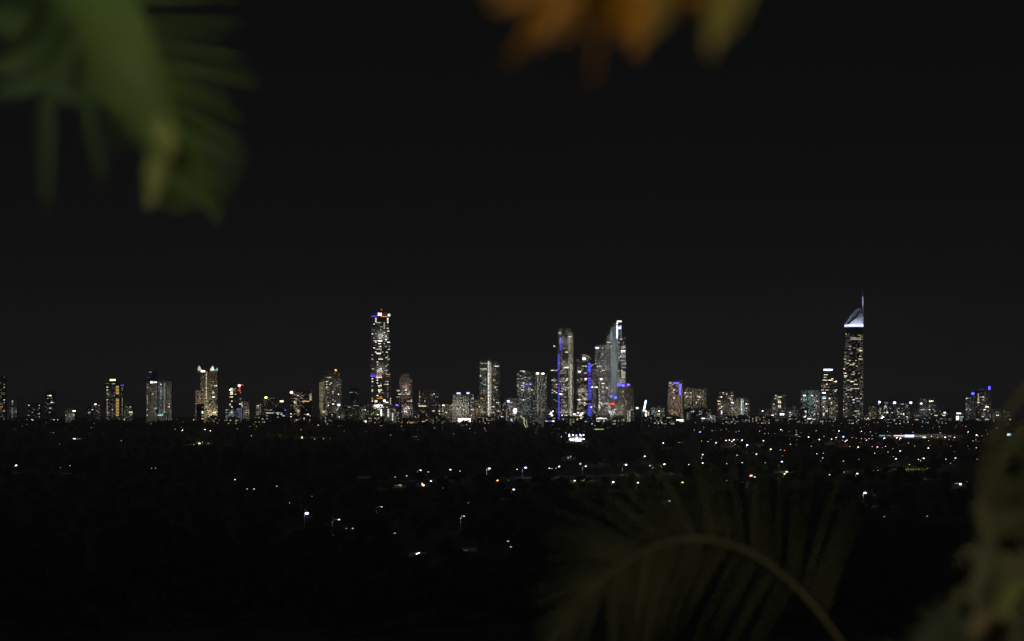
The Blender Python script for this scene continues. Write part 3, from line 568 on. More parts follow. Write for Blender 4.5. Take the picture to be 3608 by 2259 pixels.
bld('a57', AT, 'dark-brown tower with mixed warm windows and a small roof house', 'apartment tower', [(2527, 2588, 1379, 6000, 'brown', 'grid', None, .03, 'p'), (2544, 2566, 1369, 6015, 'brown', 'solid', None, .015)],
    W='2540,1397,w4,1.4 2549,1384,w3 2559,1388,w3 2550,1390,w1 2572,1395,o2 2580,1395,p3,1.4 2581,1398,u2 2570,1402,w3,2 2567,1400,w1 2531,1415,p3,1.5 2535,1413,w3,1.4 2578,1411,w3,1.6 2580,1418,y4,1.6 2535,1426,a4,2 2545,1434,w3,1.2 2531,1443,o2 2539,1440,y3 2545,1447,w3,1.3 2578,1431,w2,1.6 2582,1440,w2 2544,1454,u4,1.4 2543,1460,w3 2545,1469,w2 2570,1477,y2 2555,1476,y2,2 2552,1485,w3 2537,1431,o1 2576,1382,w1', R='2530,2586,1384,1480,.12,w0+y0+o0+w1')
bld('a58', AT, 'grey tower with two bright white stair columns, touching the dark-brown tower', 'apartment tower', [(2587, 2604, 1404, 6000, 'olive', 'plain', None, .045), (2604, 2626, 1402, 5995, 'steel', 'grid', None, .03, 'c'), (2626, 2640, 1405, 6000, 'steel', 'grid', None, .03)],
    C='2611,1408,1484,w3,1.2 2620,1408,1484,c2,1.1', W='2620,1412,w3,1.3 2633,1425,w4 2628,1437,w3 2630,1467,w3 2590,1454,w2,1.6 2610,1402,w2 2611,1484,c3', R='2606,2638,1410,1480,.1,w0+c0', T='entrance_light,2573,1490,2592,1494,w4 entrance_light,2600,1490,2640,1492,w1')
bld('a59', LB, 'small brown block with two stacked white windows, left of the yellow-windowed tower', 'apartment block', [(2678, 2700, 1443, 6000, 'brown', 'grid', None, .008), (2700, 2720, 1438, 5995, 'brown', 'piers', None, .018, 'y')], W='2687,1450,w4,1.6 2687,1467,w3,1.4 2722,1463,w3,1.4')
bld('a60', AT, 'flat-topped grey tower with a central column of broad yellow windows', 'apartment tower', [(2718, 2770, 1389, 6000, 'grey', 'grid', None, .022), (2730, 2758, 1384, 6012, 'grey', 'solid', None, .012)],
    W='2734,1393,w3,1.4 2747,1398,g3,3 2738,1398,y2,2 2731,1404,w3,1.4 2740,1402,y2 2746,1413,w3,2 2746,1421,y3,2.4 2746,1427,y3,2 2728,1426,g3 2746,1435,w3,2.4 2753,1448,g2 2744,1408,y2,2 2738,1443,y1 2733,1460,w2,1.5 2747,1440,y1,2 2760,1477,p1 2733,1486,w2', R='2722,2768,1395,1480,.1,y0+w0', T='entrance_sign,2748,1457,2763,1463,u4')
bld('a61', LB, 'squat grey block with a roof house, two white windows at its left edge', 'apartment block', [(2775, 2815, 1441, 5995, 'violet', 'grid', None, .02), (2790, 2805, 1430, 6002, 'violet', 'solid', None, .02)], W='2782,1452,w3,1.3 2782,1470,w4,1.3 2782,1464,w1 2804,1440,w3 2782,1478,w0', R='2778,2812,1446,1478,.06,w0')
bld('a62', AT, 'broad pier-fronted violet-grey tower with a teal-lit central shaft', 'apartment tower', [(2820, 2846, 1376, 6000, 'violet', 'piers', None, .04), (2846, 2862, 1374, 5996, 'steel', 'solid', None, .045, 't'), (2862, 2890, 1376, 6000, 'violet', 'piers', None, .035), (2850, 2864, 1365, 6015, 'violet', 'solid', None, .01)],
    W='2834,1395,w4,1.5 2847,1395,w1 2861,1395,w3,1.4 2877,1395,w3,1.5 2834,1411,w3,1.5 2880,1415,w3,2.4 2876,1407,w1 2872,1427,w2,2 2866,1420,w2 2870,1456,y3 2873,1457,p2 2880,1460,w2 2861,1455,w2', R='2822,2844,1380,1470,.12,w0 2864,2888,1380,1470,.12,w0+w1')
bld('a63', LB, 'low dark block under the teal shaft with a row of bright orange-white roof lights', 'low block', [(2810, 2877, 1476, 5920, 'brown', 'grid', None, .03), (2824, 2848, 1440, 5950, 'dark', 'slab', None, .01)], W='2838,1447,w3,1.4 2840,1456,w2 2840,1462,w2 2836,1469,w4,1.6 2815,1483,y3,2 2818,1488,y2 2862,1493,y3,2 2843,1493,w4,2 2852,1502,y2 2847,1503,y3 2860,1472,w3,1.6 2862,1484,y2', T='roof_edge_light,2812,1475,2829,1480,p3 roof_edge_light,2832,1474,2857,1479,p4 roof_edge_light,2858,1475,2873,1479,p3')
bld('a64', AT, 'tower tapering to a bright blue-violet roof sign, left of the spired tower', 'apartment tower', [(2893, 2952, 1350, 6000, 'grey', 'slab', None, .018), (2896, 2944, 1318, 6006, 'grey', 'slab', None, .018), (2900, 2936, 1308, 6010, 'violet', 'solid', None, .01, 'v'), (2920, 2952, 1400, 5990, 'olive', 'piers', None, .022)],
    W='2910,1319,p3,2.4 2907,1331,y2,2 2904,1339,y3,2.4 2900,1339,y2 2904,1347,w3,2.4 2921,1339,y3,3 2928,1339,p3,2 2933,1335,w3,1.4 2932,1345,o2 2945,1344,w4,1.5 2945,1351,w2 2911,1352,y3 2892,1359,y1 2898,1372,y3,2 2914,1372,y2,2 2898,1383,w1 2904,1384,w4,2.4 2946,1372,w3,1.4 2946,1376,w2 2946,1381,w3 2902,1401,c3,2.4 2904,1405,c3,2.4 2924,1402,p4,1.3 2905,1413,w2,2 2930,1421,w3 2929,1425,w2 2905,1433,w3 2914,1446,w3 2948,1430,a3 2935,1439,y2,2.4 2944,1439,y1 2953,1447,y2 2905,1456,w3 2905,1464,w3 2905,1452,w1 2930,1452,y2 2928,1470,w2,2 2941,1478,w2 2935,1446,y1', R='2896,2950,1345,1420,.1,y0+w0+w1 2922,2950,1410,1480,.2,y0+y1+w0', T='roof_sign,2902,1300,2917,1306,u4 roof_sign,2918,1300,2934,1306,u4')
bld('a66', LB, 'squat dark-beige block just right of the spired tower', 'apartment block', [(3061, 3092, 1430, 5990, 'gold', 'grid', None, .03, 'y')], W='3076,1432,w1 3060,1452,y1 3078,1471,y2,1.6 3086,1459,y1', C='3057,1470,1488,w2,1,.8', R='3066,3090,1440,1482,.12,y0+w0')
bld('a67', OB, 'low block with a bright lamp at its top left and one half way down', 'apartment block', [(3093, 3146, 1418, 5970, 'dark', 'slab', None, .016), (3148, 3160, 1420, 5975, 'grey', 'piers', None, .012)],
    W='3123,1421,w2,3 3120,1434,w3,2 3120,1439,w2,2 3122,1456,w3,3 3120,1486,w3,3 3131,1487,w2 3126,1497,w3,3 3100,1455,w2 3108,1487,w3,1.6 3101,1470,w1 3107,1500,y3 3110,1506,g2,1.4 3103,1510,g1 3120,1462,r1 3140,1470,w3 3127,1448,w2 3100,1442,w2 3099,1424,u2 3118,1428,w2', R='3096,3145,1424,1490,.22,w0+w1+y0+p0+w2')
bulb('a67', 'roof_lamp', 3099, 1417, 5960, 2.6, 'u4'); bulb('a67', 'wall_lamp', 3111, 1472, 5960, 3.0, 'u4')
bld('a68', OB, 'block between two blue-white roof-corner lamps, crowded with white windows', 'apartment block', [(3158, 3211, 1419, 5970, 'dark', 'grid', None, .018)],
    W='3177,1424,c3,3 3195,1429,w2 3166,1441,w2,1.6 3163,1447,w2 3180,1461,w4,2.4 3184,1463,w2 3165,1458,w1 3196,1469,w3,1.6 3197,1475,w2 3173,1476,w2 3166,1468,w2 3197,1481,w2 3203,1454,w2 3162,1485,w1,2', R='3160,3208,1426,1490,.28,w0+w1+w1+c0')
bulb('a68', 'roof_lamp', 3152, 1419, 5962, 3.0, 'u4'); bulb('a68', 'roof_lamp', 3209, 1419, 5962, 3.2, 'u4')
bld('a69', LB, 'short brown block squeezed left of the square-shouldered dark tower', 'apartment block', [(3220, 3240, 1440, 5960, 'brown', 'grid', None, .02)], W='3228,1441,y3,3 3230,1481,w3,2 3233,1469,w1')
bld('a70', AT, 'square-shouldered dark tower with a white lamp left and a yellow stair right', 'apartment tower', [(3237, 3272, 1403, 6000, 'violet', 'piers', None, .02), (3272, 3298, 1402, 5996, 'violet', 'piers', None, .02)],
    W='3280,1401,w2 3281,1415,y4,2.4 3278,1431,w2 3250,1443,p3,2.4 3258,1443,y2 3278,1445,w3,1.3 3288,1443,y3,1.3 3285,1456,y2 3276,1434,w2 3275,1472,w2 3278,1455,w1', R='3274,3296,1420,1480,.12,w0+y0')
bulb('a70', 'roof_lamp', 3246, 1422, 5985, 2.4, 'w4')
bld('a71', OB, 'low cluster block with orange and white floors right of the square-shouldered tower', 'apartment block', [(3290, 3346, 1444, 5960, 'dark', 'slab', None, .014)],
    W='3295,1449,t2 3310,1449,w1 3329,1452,w4,1.4 3319,1458,w2 3336,1457,w1 3298,1466,y3,2.4 3326,1466,w3,2 3325,1470,w2 3295,1474,p3,1.6 3317,1473,p4,2 3312,1473,o3 3322,1473,y3,1.6 3291,1479,w2 3326,1482,w4,1.6 3328,1490,w3,1.4 3328,1494,w2 3299,1490,w1', R='3293,3342,1452,1500,.14,w0+y0+p0+w1')
bulb('a71', 'wall_lamp', 3297, 1490, 5940, 3.0, 'u4')
bld('a72', LB, 'narrow white-lit forecourt block with an overexposed hooked sign', 'low block', [(3366, 3395, 1454, 5970, 'grey', 'solid', None, .014)], C='3387,1467,1495,c2,1.6', W='3394,1469,w2 3397,1491,w4 3394,1460,w0', T='hooked_sign,3370,1454,3386,1459,w4 hooked_sign,3369,1466,3379,1480,w4')
bld('a73', AT, 'grey tower under a blue roof lamp, left half of a joined pair', 'apartment tower', [(3401, 3422, 1396, 6000, 'grey', 'grid', None, .01), (3423, 3437, 1392, 5996, 'violet', 'piers', None, .03)], W='3407,1404,w4,1.4 3408,1442,w2 3417,1442,w2 3407,1426,w1 3414,1404,w1 3408,1480,w1 3422,1417,w0', R='3403,3420,1410,1485,.08,w0')
bulb('a73', 'blue_roof_lamp', 3428, 1387, 5990, 3.4, 'b4')
bld('a74', AT, 'brown-grey tower with a blue corner sign, right half of the joined pair', 'apartment tower', [(3438, 3480, 1374, 6004, 'brown', 'slab', None, .012), (3478, 3491, 1376, 6000, 'violet', 'piers', None, .02)],
    C='3446,1388,1408,y2,1', W='3453,1398,w2 3463,1399,w3,1.6 3468,1408,w2 3447,1416,p2,1.6 3447,1420,p3,1.6 3476,1427,w2,2 3469,1441,w3,1.6 3478,1436,y4,2 3455,1441,p1,1.6 3478,1449,w2 3468,1454,w1 3463,1467,w3,1.6 3477,1476,y3,2 3444,1476,w2,2 3460,1385,w0 3479,1495,w0 3456,1483,w0', R='3440,3478,1400,1485,.06,w0+y0', T='violet_roof_band,3450,1370,3468,1374,v1 blue_corner_sign,3482,1361,3490,1374,b4')
bld('a75', LB, 'low grey pair of blocks behind the blurred plant at the right edge', 'apartment block', [(3496, 3527, 1443, 5990, 'grey', 'piers', None, .02), (3535, 3562, 1443, 5990, 'grey', 'grid', None, .018)], W='3515,1462,w4,1.4 3515,1454,w1,2 3504,1482,w3,1.4 3516,1482,w3 3505,1487,w2 3518,1487,w3 3500,1492,w1 3543,1466,w1 3554,1454,w1 3541,1454,w0 3581,1479,w3 3583,1492,w3')
bld('a76', LB, 'long low building with dim horizontal floor bands left of the billboard', 'office block', [(1500, 1583, 1475, 5900, 'steel', 'slab', None, .025)], W='1519,1470,y4,3 1527,1468,y3,2 1508,1469,y3 1571,1468,w4,1.6 1563,1466,w1 1531,1485,w1 1492,1484,o3,2 1484,1479,y2 1520,1496,w1,2', R='1505,1580,1492,1500,.15,w0+w1')
bld('a77', LB, 'row of low grey houses and shops under the wide dark twin block', 'low block', [(1405, 1480, 1490, 5880, 'teal', 'solid', None, .012)], W='1466,1496,w2 1476,1496,w3,1.3 1471,1497,w1')
bld('a78', LB, 'low lit street frontage under the dark tree left of the light-fin podium', 'low block', [(1258, 1303, 1484, 5880, 'grey', 'solid', None, .015)], W='1284,1486,w4,3 1276,1487,w2,3 1266,1486,w1,3 1296,1487,w0', T='shop_light,1278,1483,1292,1488,w4')
bld('a79', LB, 'low rows of bright restaurant windows beneath the blue-striped towers', 'low block', [(2020, 2068, 1452, 5950, 'dark', 'slab', None, .012), (2086, 2150, 1455, 5940, 'dark', 'slab', None, .01)],
    W='2024,1458,w4,1.6 2030,1458,w3 2047,1458,w4,1.6 2053,1458,w3 2026,1463,w3,2 2045,1464,w4,2 2035,1462,p3 2050,1468,w2,2 2028,1477,w3,2 2033,1472,a2 2034,1481,o3 2045,1476,w3 2104,1474,w3,2 2115,1474,w4,3 2132,1474,w3,2 2100,1482,w2,2 2109,1485,w3 2122,1488,w3,1.4 2134,1491,w4,2 2095,1477,w2', R='2022,2066,1455,1485,.22,w1+w2+p1+o1 2088,2148,1460,1495,.2,w1+w2+y1')
bld('a80', LB, 'dark low block with bunched white windows left of the blue-and-gold striped tower', 'low block', [(1928, 1962, 1440, 5960, 'dark', 'slab', None, .012)], W='1946,1447,w4 1940,1456,w4 1944,1457,w4,1.3 1937,1458,w3 1945,1462,w4,1.4 1936,1447,w1', R='1930,1962,1444,1478,.2,c0+w1+c0')
bld('a81', LB, 'low grey-fronted blocks below the brown setback tower', 'low block', [(1455, 1478, 1440, 5960, 'brown', 'grid', None, .012), (1418, 1448, 1465, 5930, 'grey', 'piers', None, .02)], W='1465,1468,y2 1478,1469,y2 1482,1463,w2', R='1456,1476,1445,1475,.1,y0')
bld('a82', OB, 'brown low block between the billboard slab and the twin-dotted tower', 'apartment block', [(1672, 1690, 1408, 5990, 'brown', 'grid', None, .02, 'o')], W='1684,1476,w3 1680,1452,o1', R='1673,1690,1415,1470,.06,o0+y0')
bld('a83', LB, 'dim low blocks right of the spired tower along the tree line', 'low block', [(3044, 3062, 1462, 5950, 'grey', 'grid', None, .025)], W='3057,1472,w3 3056,1480,w3 3050,1476,w2', R='3045,3060,1466,1486,.3,w1+w0')

# the spired tower: tapering oval plan, curved crown shell and mast
def q1_left(z): return 2971 + 13 * max(0, min(1, (z - 95) / 150)) ** 1.5
D0 = 6000
root = empty('spired_skyscraper', (P(3008, HORIZON, D0).x, D0 + 22, 0), 'tallest tower at right with a curved glowing crown and a thin white spire', 'skyscraper')
b = Block(2971, 3045, 1152, D0, 'grey', 'slab', None, 0)
BL['a65'] = (root, [b], lambda x, y: b)
def oval(z, grow=0, n=28):
    x0, x1 = P(q1_left(z), HORIZON, D0).x - grow, P(3045, HORIZON, D0).x + grow
    cx, rx, ry = (x0 + x1) / 2, (x1 - x0) / 2, 22 + grow
    r = []
    for i in range(n):
        a = 2 * math.pi * i / n
        r.append(Vector((cx + rx * math.copysign(abs(math.cos(a)) ** .6, math.cos(a)), D0 + 22 + ry * math.copysign(abs(math.sin(a)) ** .6, math.sin(a)), z)) - root.location)
    return r
top = P(3010, 1152, D0).z
core, sl = MB(), MB()
z = 0
while z < top - 2:
    z2 = min(z + FH, top - 2)
    core.prism(oval(z, -.9), oval(z2, -.9)); sl.prism(oval(z2 - .45), oval(z2 + .45)); z = z2
core.build('glazing', glassmat(), root); sl.build('wall', wallmat('grey'), root)
mb = MB(); mb.prism(oval(top - 2, .25), oval(top + 5, .35)); mb.build('wall', wallmat('grey'), root)
for n_, y0_, y1_, c_ in (('crown_ring', 1144, 1149, 'u4'), ('crown_ring', 1149, 1152, 'u3')):
    mb = MB(); mb.prism(oval(P(3010, y1_, D0).z, .5), oval(P(3010, y0_, D0).z, .5)); mb.build(n_, glow(c_), root)
for t in '2982,1178,y3,1.6 2992,1178,w0 3028,1182,g2,2 3036,1184,y3,2.4 3012,1190,y2,7 3018,1190,y2,6 3012,1194,y2,6 3020,1194,y2,6 2990,1222,w1 2996,1221,w2 2994,1232,w2,1.4 3010,1226,w1 3033,1226,w3,1.6 3022,1230,w3,1.6 3030,1230,w2 3032,1236,y4,3 2980,1239,y3,1.4 3000,1244,y3,1.4 2981,1254,y2,1.6 3033,1254,y3,2 2979,1264,y4,2.4 3033,1264,y4,3 2994,1268,y3,1.6 3013,1268,y3,1.4 3012,1278,y3,2 2979,1277,w2,2 2986,1282,y3,2.4 3004,1286,y4,3.4 3018,1291,y3,1.6 2976,1300,y4,1.8 2978,1314,y4,2.4 2980,1323,y4,2.4 2979,1329,w3,1.4 3010,1313,y2,2 3012,1309,y3,1.4 3026,1314,y2 3000,1320,p2 3008,1319,p2 2990,1342,y2,2.4 3000,1347,y4,2 3016,1338,y3,1.8 3008,1345,y2 3014,1356,y4,2.8 3036,1347,y3,1.4 2990,1362,w1 2983,1369,y3 2998,1374,y3,2 3018,1369,w3,4 3004,1369,w2,2 2992,1374,w3,3.4 2982,1388,w2 2988,1397,w3,1.6 3004,1397,w2 3035,1389,y3,1.8 3018,1406,w3,2 3011,1411,w4,1.6 3034,1402,y3,1.8 3010,1418,u4,1.4 3024,1415,w2,2.4 3036,1424,w2,1.8 2971,1412,w3 2983,1422,w3 2971,1444,a4,1.4 2982,1440,y3 2972,1452,y3 2982,1466,y2 2983,1479,y3 2971,1479,y2 2983,1474,y2 3018,1446,w3,3.4 3026,1456,y3,2 3011,1464,p3,1.4 3012,1470,w2 3016,1478,w3,1.8 2977,1346,w1,2 3036,1332,y2'.split():
    q = t.split(','); x, y, code = float(q[0]), float(q[1]), q[2][0] + {'4': '3', '3': '2', '2': '2', '1': '1', '0': '0'}[q[2][1]]; wb = float(q[3]) if len(q) > 3 else 1.2
    z = math.floor(P(x, y, D0).z / FH) * FH + FH / 2
    pts = oval(z, -.55, 96)
    xx = P(max(q1_left(z) + 3, min(3042, x)), HORIZON, D0).x - root.location.x
    i = min((k for k in range(96) if pts[k].y < 0), key=lambda k: abs(pts[k].x - xx))
    tgt = pts[i]; nb = pts[(i + 1) % 96] - pts[i - 1]
    o = link('window', win_mesh(code), root, tgt, math.atan2(nb.y, nb.x)); o.scale = (BAY * wb * .8, 1, FH - 1)
rr = random.Random(9)
mb = MB()
for z in np.arange(8, 215, FH):
    for k in range(6, 44):
        if rr.random() < .2:
            zz = math.floor(z / FH) * FH + FH / 2; pts = oval(zz, -.6, 96); p = pts[48 + k]
            mb.box(p.x - 1.2, p.x + 1.2, p.y - .1, p.y + .1, zz - 1, zz + 1)
tag(mb.build('window', glow('w0'), root), kind='stuff')
def shell(px): return 1140 - 57 * math.sin(max(0, min(1, (px - 2984) / 55)) * math.pi / 2) ** .9
mb = MB()
for i in range(13):                                                  # curved crown: ribs from the ring up to the mast
    yy = D0 + 2 + i * 3.3
    k = 1 - (abs(i - 6) / 6) ** 2 * .35
    pts = [P(x, HORIZON - (HORIZON - 1142) - (1142 - shell(x)) * k, D0) for x in range(2984, 3040, 6)]
    mb.tube([Vector((p.x, yy, p.z)) - root.location for p in pts], .45, 6)
for x in range(2990, 3040, 8):
    pts = []
    for i in range(13):
        k = 1 - (abs(i - 6) / 6) ** 2 * .35
        p = P(x, 1142 - (1142 - shell(x)) * k, D0); pts.append(Vector((p.x, D0 + 2 + i * 3.3, p.z)) - root.location)
    mb.tube(pts, .3, 6)
mb.build('crown_shell', matte('crown_steel', (.5, .54, .55), .4), root)
white = matte('crown_white', (.75, .78, .8), .5)
mb = MB()
for y0_, w_ in ((D0 + 14, 3), (D0 + 26, 3)):
    pl = [P(2998, 1140, D0), P(3008, 1130, D0), (P(3026, 1116, D0)), P(3034, 1104, D0), P(3038, 1102, D0), P(3045, 1118, D0), P(3045, 1141, D0)]
    a = [Vector((p.x, y0_, p.z)) - root.location for p in pl]
    mb.prism(a[::-1], [q + Vector((0, w_, 0)) for q in a[::-1]])
mb.build('crown_screen', white, root)
mb = MB(); mb.tube([P(3041, 1142, D0 + 20) - root.location, P(3041, 1076, D0 + 20) - root.location], [2.6, 2.0], 10); mb.build('mast', white, root)
mb = MB(); mb.tube([P(3040.5, 1076, D0 + 20) - root.location, P(3039.6, 1045, D0 + 20) - root.location], [1.9, 1.5], 10); mb.build('spire_light', glow('u2'), root)
mb = MB(); mb.tube([P(3039.6, 1045, D0 + 20) - root.location, P(3039, 1026, D0 + 20) - root.location, P(3038.6, 1008, D0 + 20) - root.location], [1.3, .9, .25], 8); mb.build('spire', white, root)
c = P(3035, 1128, D0 + 14) - root.location
lamp('crown_floodlight', root, c + Vector((10, -34, -16)), 6500, (.85, .93, 1), 'SPOT', c + Vector((3, 0, 4)), 1.0, .5)
lamp('crown_floodlight', root, c + Vector((6, -8, -9)), 900, (.85, .93, 1), 'SPOT', c + Vector((0, 0, 6)), 1.5, .5)
c2 = P(3040, 1060, D0 + 20) - root.location
lamp('spire_floodlight', root, c2 + Vector((-3, -20, -55)), 26000, (.8, .88, 1), 'SPOT', c2 + Vector((0, 0, 10)), .55, .5)
c3 = b.world((-25, -110, 8)) - root.location
lamp('fill_light', root, c3, 30000, (1, .95, .8), 'SPOT', b.world((-25, 0, 120)) - root.location, 1.7, 1)  # added lamp without a fixture, lifting the facade

# ------------------------------------------------------------------ billboard, lit ramp, pavilion, shops, houses
def thing_at(name, label, cat, px, D, group=None):
    c = P(px, HORIZON, D)
    return empty(name, (c.x, D, 0), label, cat, group)
def gbox(root, name, x0, y0, x1, y1, D, dep, mat, ground=False):
    """a box part spanning a pixel rectangle at distance D (its bottom on the ground if asked)"""
    a, c = P(x0, y1, D) - root.location, P(x1, y0, D) - root.location
    mb = MB(); mb.box(a.x, c.x, a.y, a.y + dep, 0 if ground else a.z, c.z)
    return mb.build(name, mat, root)
DG = (HORIZON, )
steel = matte('steel_mast', (.3, .3, .3), .5)
t = thing_at('billboard', 'blank white glowing billboard under the pale lamp-roofed slab', 'billboard', 1636, 5700)
gbox(t, 'frame', 1613.4, 1473.4, 1658.6, 1487.6, 5700.6, 3, steel); gbox(t, 'screen', 1614, 1474, 1658, 1487, 5700, .5, glow('w4'))
for x in (1622, 1650): gbox(t, 'post', x, 1487.7, x + 1, 1490, 5701, .8, steel, True)
t = thing_at('lit_frame', 'pale cyan-edged lit scaffold hanging under the glowing billboard', 'frame', 1612, 5600)
for y in (1491, 1497, 1503, 1509): gbox(t, 'rung_light', 1604, y, 1620, y + .9, 5600, .6, glow('c1'))
for x in (1603, 1620): gbox(t, 'upright', x, 1489, x + 1.2, 1511, 5600, .6, matte('pale_wall', WALL['pale']), True)
gbox(t, 'magenta_lamp', 1622, 1501, 1625, 1504, 5600, .6, glow('m3')); gbox(t, 'white_lamp', 1617, 1507, 1621, 1510, 5600, .6, glow('c4'))
t = thing_at('light_sculpture', 'crooked pale-yellow glowing line structure rising from dark trees', 'light structure', 1850, 5400)
for pts in ([(1833, 1464), (1841, 1473), (1846, 1477), (1847, 1493), (1853, 1506)], [(1846, 1477), (1855, 1484), (1856, 1497), (1860, 1502), (1853, 1506)], [(1843, 1473), (1847, 1471), (1847, 1477)]):
    mb = MB(); mb.tube([P(x, y, 5400) - t.location for x, y in pts], 1.0, 8); mb.build('light_tube', glow('l2'), t)
mb = MB(); mb.tube([P(1853, 1506, 5401) - t.location, Vector((P(1853, 1506, 5401).x - t.location.x, 1, 0))], .8); mb.build('post', steel, t)
t = thing_at('white_monument', 'pale drum on stout white pillars beside the blue-violet strip light', 'monument', 1907, 5450)
cx = P(1907, HORIZON, 5450).x - t.location.x
mb = MB(); mb.box(cx - 6, cx + 6, 0, 9, P(0, 1478, 5450).z, P(0, 1471, 5450).z); mb.build('drum', wallmat('pale'), t)
for dx in (-4.4, 3): gbox(t, 'pillar', 1907 + dx * 1.6 - 3, 1478, 1907 + dx * 1.6 + 4, 1490, 5451, 4, wallmat('pale'), True)
lamp('fill_light', t, Vector((0, -40, 8)), 9000, (1, 1, .95), 'SPOT', Vector((0, 0, 10)), .7)
t = thing_at('strip_light', 'long blue-violet strip light with a white end beside the pale monument', 'strip light', 1940, 5450)
for x0, x1, cd in ((1921, 1930, 'c2'), (1930, 1942, 'v3'), (1942, 1947, 'u2'), (1946, 1953, 'w4')): gbox(t, 'light_segment', x0, 1482, x1, 1486, 5450, 1, glow(cd))
gbox(t, 'post', 1935, 1486.2, 1936, 1490, 5450.2, .8, steel, True)

D = 4150
t = thing_at('pavilion', 'brilliant white lit pavilion alone in the dark below the blue-striped towers', 'pavilion', 2030, D)
gbox(t, 'wall', 2004, 1541, 2052, 1549, D + 6, 16, wallmat('pale'), True)
gbox(t, 'roof', 2000, 1538.5, 2051, 1541.5, D + 1, 22, wallmat('pale'))
for x0, x1, y0, y1 in ((2006, 2023, 1546, 1550), (2025, 2050, 1546, 1551), (2052, 2060, 1545.5, 1549), (2010, 2022, 1550.2, 1553), (2028, 2046, 1551.2, 1554)): gbox(t, 'lit_front', x0, y0, x1, y1, D, .8, glow('w4'))
for x, y in ((2006, 1531), (2006, 1536), (2019, 1533), (2031, 1534), (2044, 1532), (2047, 1535), (2056, 1533), (2027, 1556.5), (2036, 1556.5), (2046, 1556.5), (2033, 1542)):
    mb = MB(); mb.ball((0, 0, 0), 1.5, 1.2, 1.1); mb.build('round_lamp', glow('u4'), t, P(x, y, D - 2) - t.location)
for x in (2006, 2019, 2031, 2045, 2056): gbox(t, 'lamp_post', x - .3, 1537, x + .3, 1556, D + .5, .5, steel, True)
lamp('fill_light', t, Vector((0, -22, 10)), 6000, (1, .98, 1), 'POINT')
D = 4400
t = thing_at('shop_row', 'long lit shopping strip with red and white fronts below the right skyline', 'shops', 3220, D)
gbox(t, 'wall', 3095, 1531, 3395, 1543, D + 4, 20, wallmat('grey'), True); gbox(t, 'awning', 3222, 1529.5, 3335, 1532.5, D + 1, 3, wallmat('pale'))
for x0, x1, y0, y1, cd in ((3099, 3119, 1533.5, 1537, 't2'), (3126, 3140, 1534, 1536.5, 'w1'), (3107, 3140, 1543.5, 1546.5, 'w3'), (3150, 3189, 1534, 1537.2, 'p3'), (3153, 3185, 1543.5, 1546, 'r2'), (3189, 3221, 1532.5, 1540, 'u4'), (3224, 3262, 1535, 1539, 'y2'), (3251, 3263, 1538.5, 1544, 'w3'), (3240, 3250, 1537, 1539, 'w2'), (3342, 3352, 1535, 1540, 'p1')):
    gbox(t, 'shop_front', x0, y0, x1, y1, D - 1.0, .8, glow(cd))
lamp('fill_light', t, Vector((40, -18, 9)), 3000, (1, .9, .8), 'POINT')
t = thing_at('cyan_sign', 'bright cyan lit sign behind the blurred plant near the right edge', 'sign', 3558, 4450)
for x0, x1, y0, y1, cd in ((3549, 3562, 1528, 1537, 'c4'), (3561, 3571, 1529, 1534, 'b4'), (3566, 3580, 1530, 1534, 'b3')): gbox(t, 'sign_panel', x0, y0, x1, y1, 4450 + (x0 % 3) * .3, .8, glow(cd))
gbox(t, 'post', 3556, 1537.2, 3558, 1548, 4451, .8, steel, True)
D = 4100
t = thing_at('service_station', 'small lit canopy with a red and white sign among dark trees', 'service station', 2420, D)
gbox(t, 'canopy', 2402, 1559, 2441, 1562.5, D + 1, 14, wallmat('pale'))
for x in (2406, 2436): gbox(t, 'column', x, 1562.6, x + 1, 1572, D + 4, .7, wallmat('pale'), True)
for x0, x1, y0, y1, cd in ((2432, 2442, 1561, 1565, 'u4'), (2431, 2437, 1566, 1572, 'c3'), (2426, 2433, 1572, 1576, 'r4'), (2433, 2444, 1571, 1577, 'w4')): gbox(t, 'lit_sign', x0, y0, x1, y1, D - .5, .6, glow(cd))
lamp('fill_light', t, Vector((-8, -2, 2.5)), 900, (1, 1, 1), 'POINT')
t = thing_at('hedge_glow', 'thin green-yellow floodlit strip under the grey pier-and-window tower', 'floodlit strip', 2110, 5100)
for x0, x1, cd in ((2090, 2097, 'g1'), (2097, 2108, 'g3'), (2108, 2120, 'g2'), (2121, 2127, 'g2')): gbox(t, 'light_segment', x0, 1511, x1, 1514.2, 5100, .8, glow(cd))  # light falling on the strip is put into glowing boxes
gbox(t, 'wall', 2088, 1514.4, 2128, 1516, 5100, 1, wallmat('teal'), True)
t = thing_at('long_low_building', 'long low building with a dim white upper band at lower right', 'building', 3415, 2950)
gbox(t, 'wall', 3370, 1646, 3455, 1656, 2952, 18, wallmat('grey'), True)
for x0, x1, y in ((3376, 3404, 1648), (3414, 3452, 1648), (3415, 3450, 1679)): gbox(t, 'lit_band', x0, y, x1, y + 4, 2950.5 if y < 1660 else 2930, .8, glow('w0'))  # lit wall strips put in as faintly glowing boxes
t = thing_at('flat_block', 'dim grey flats with one lit yellow stair, behind the row of tall lamps', 'apartment block', 2100, 2950)
for x0, x1, yt in ((2062, 2075, 1633), (2078, 2100, 1637), (2108, 2128, 1632), (2133, 2150, 1634)): gbox(t, 'wall', x0, yt, x1, 1668, 2950 + (x0 % 7), 14, wallmat('grey'), True)
for y, cd in ((1635, 'y3'), (1646, 'y3'), (1656, 'w2'), (1666, 'w1')): gbox(t, 'window', 2041.5, y - 3, 2048, y + 2, 2949, .6, glow(cd))
gbox(t, 'stair_tower', 2041, 1630, 2049, 1670, 2950, 8, wallmat('dark'), True)
lamp('fill_light', t, Vector((4, -25, 9)), 500, (1, 1, .9), 'POINT')

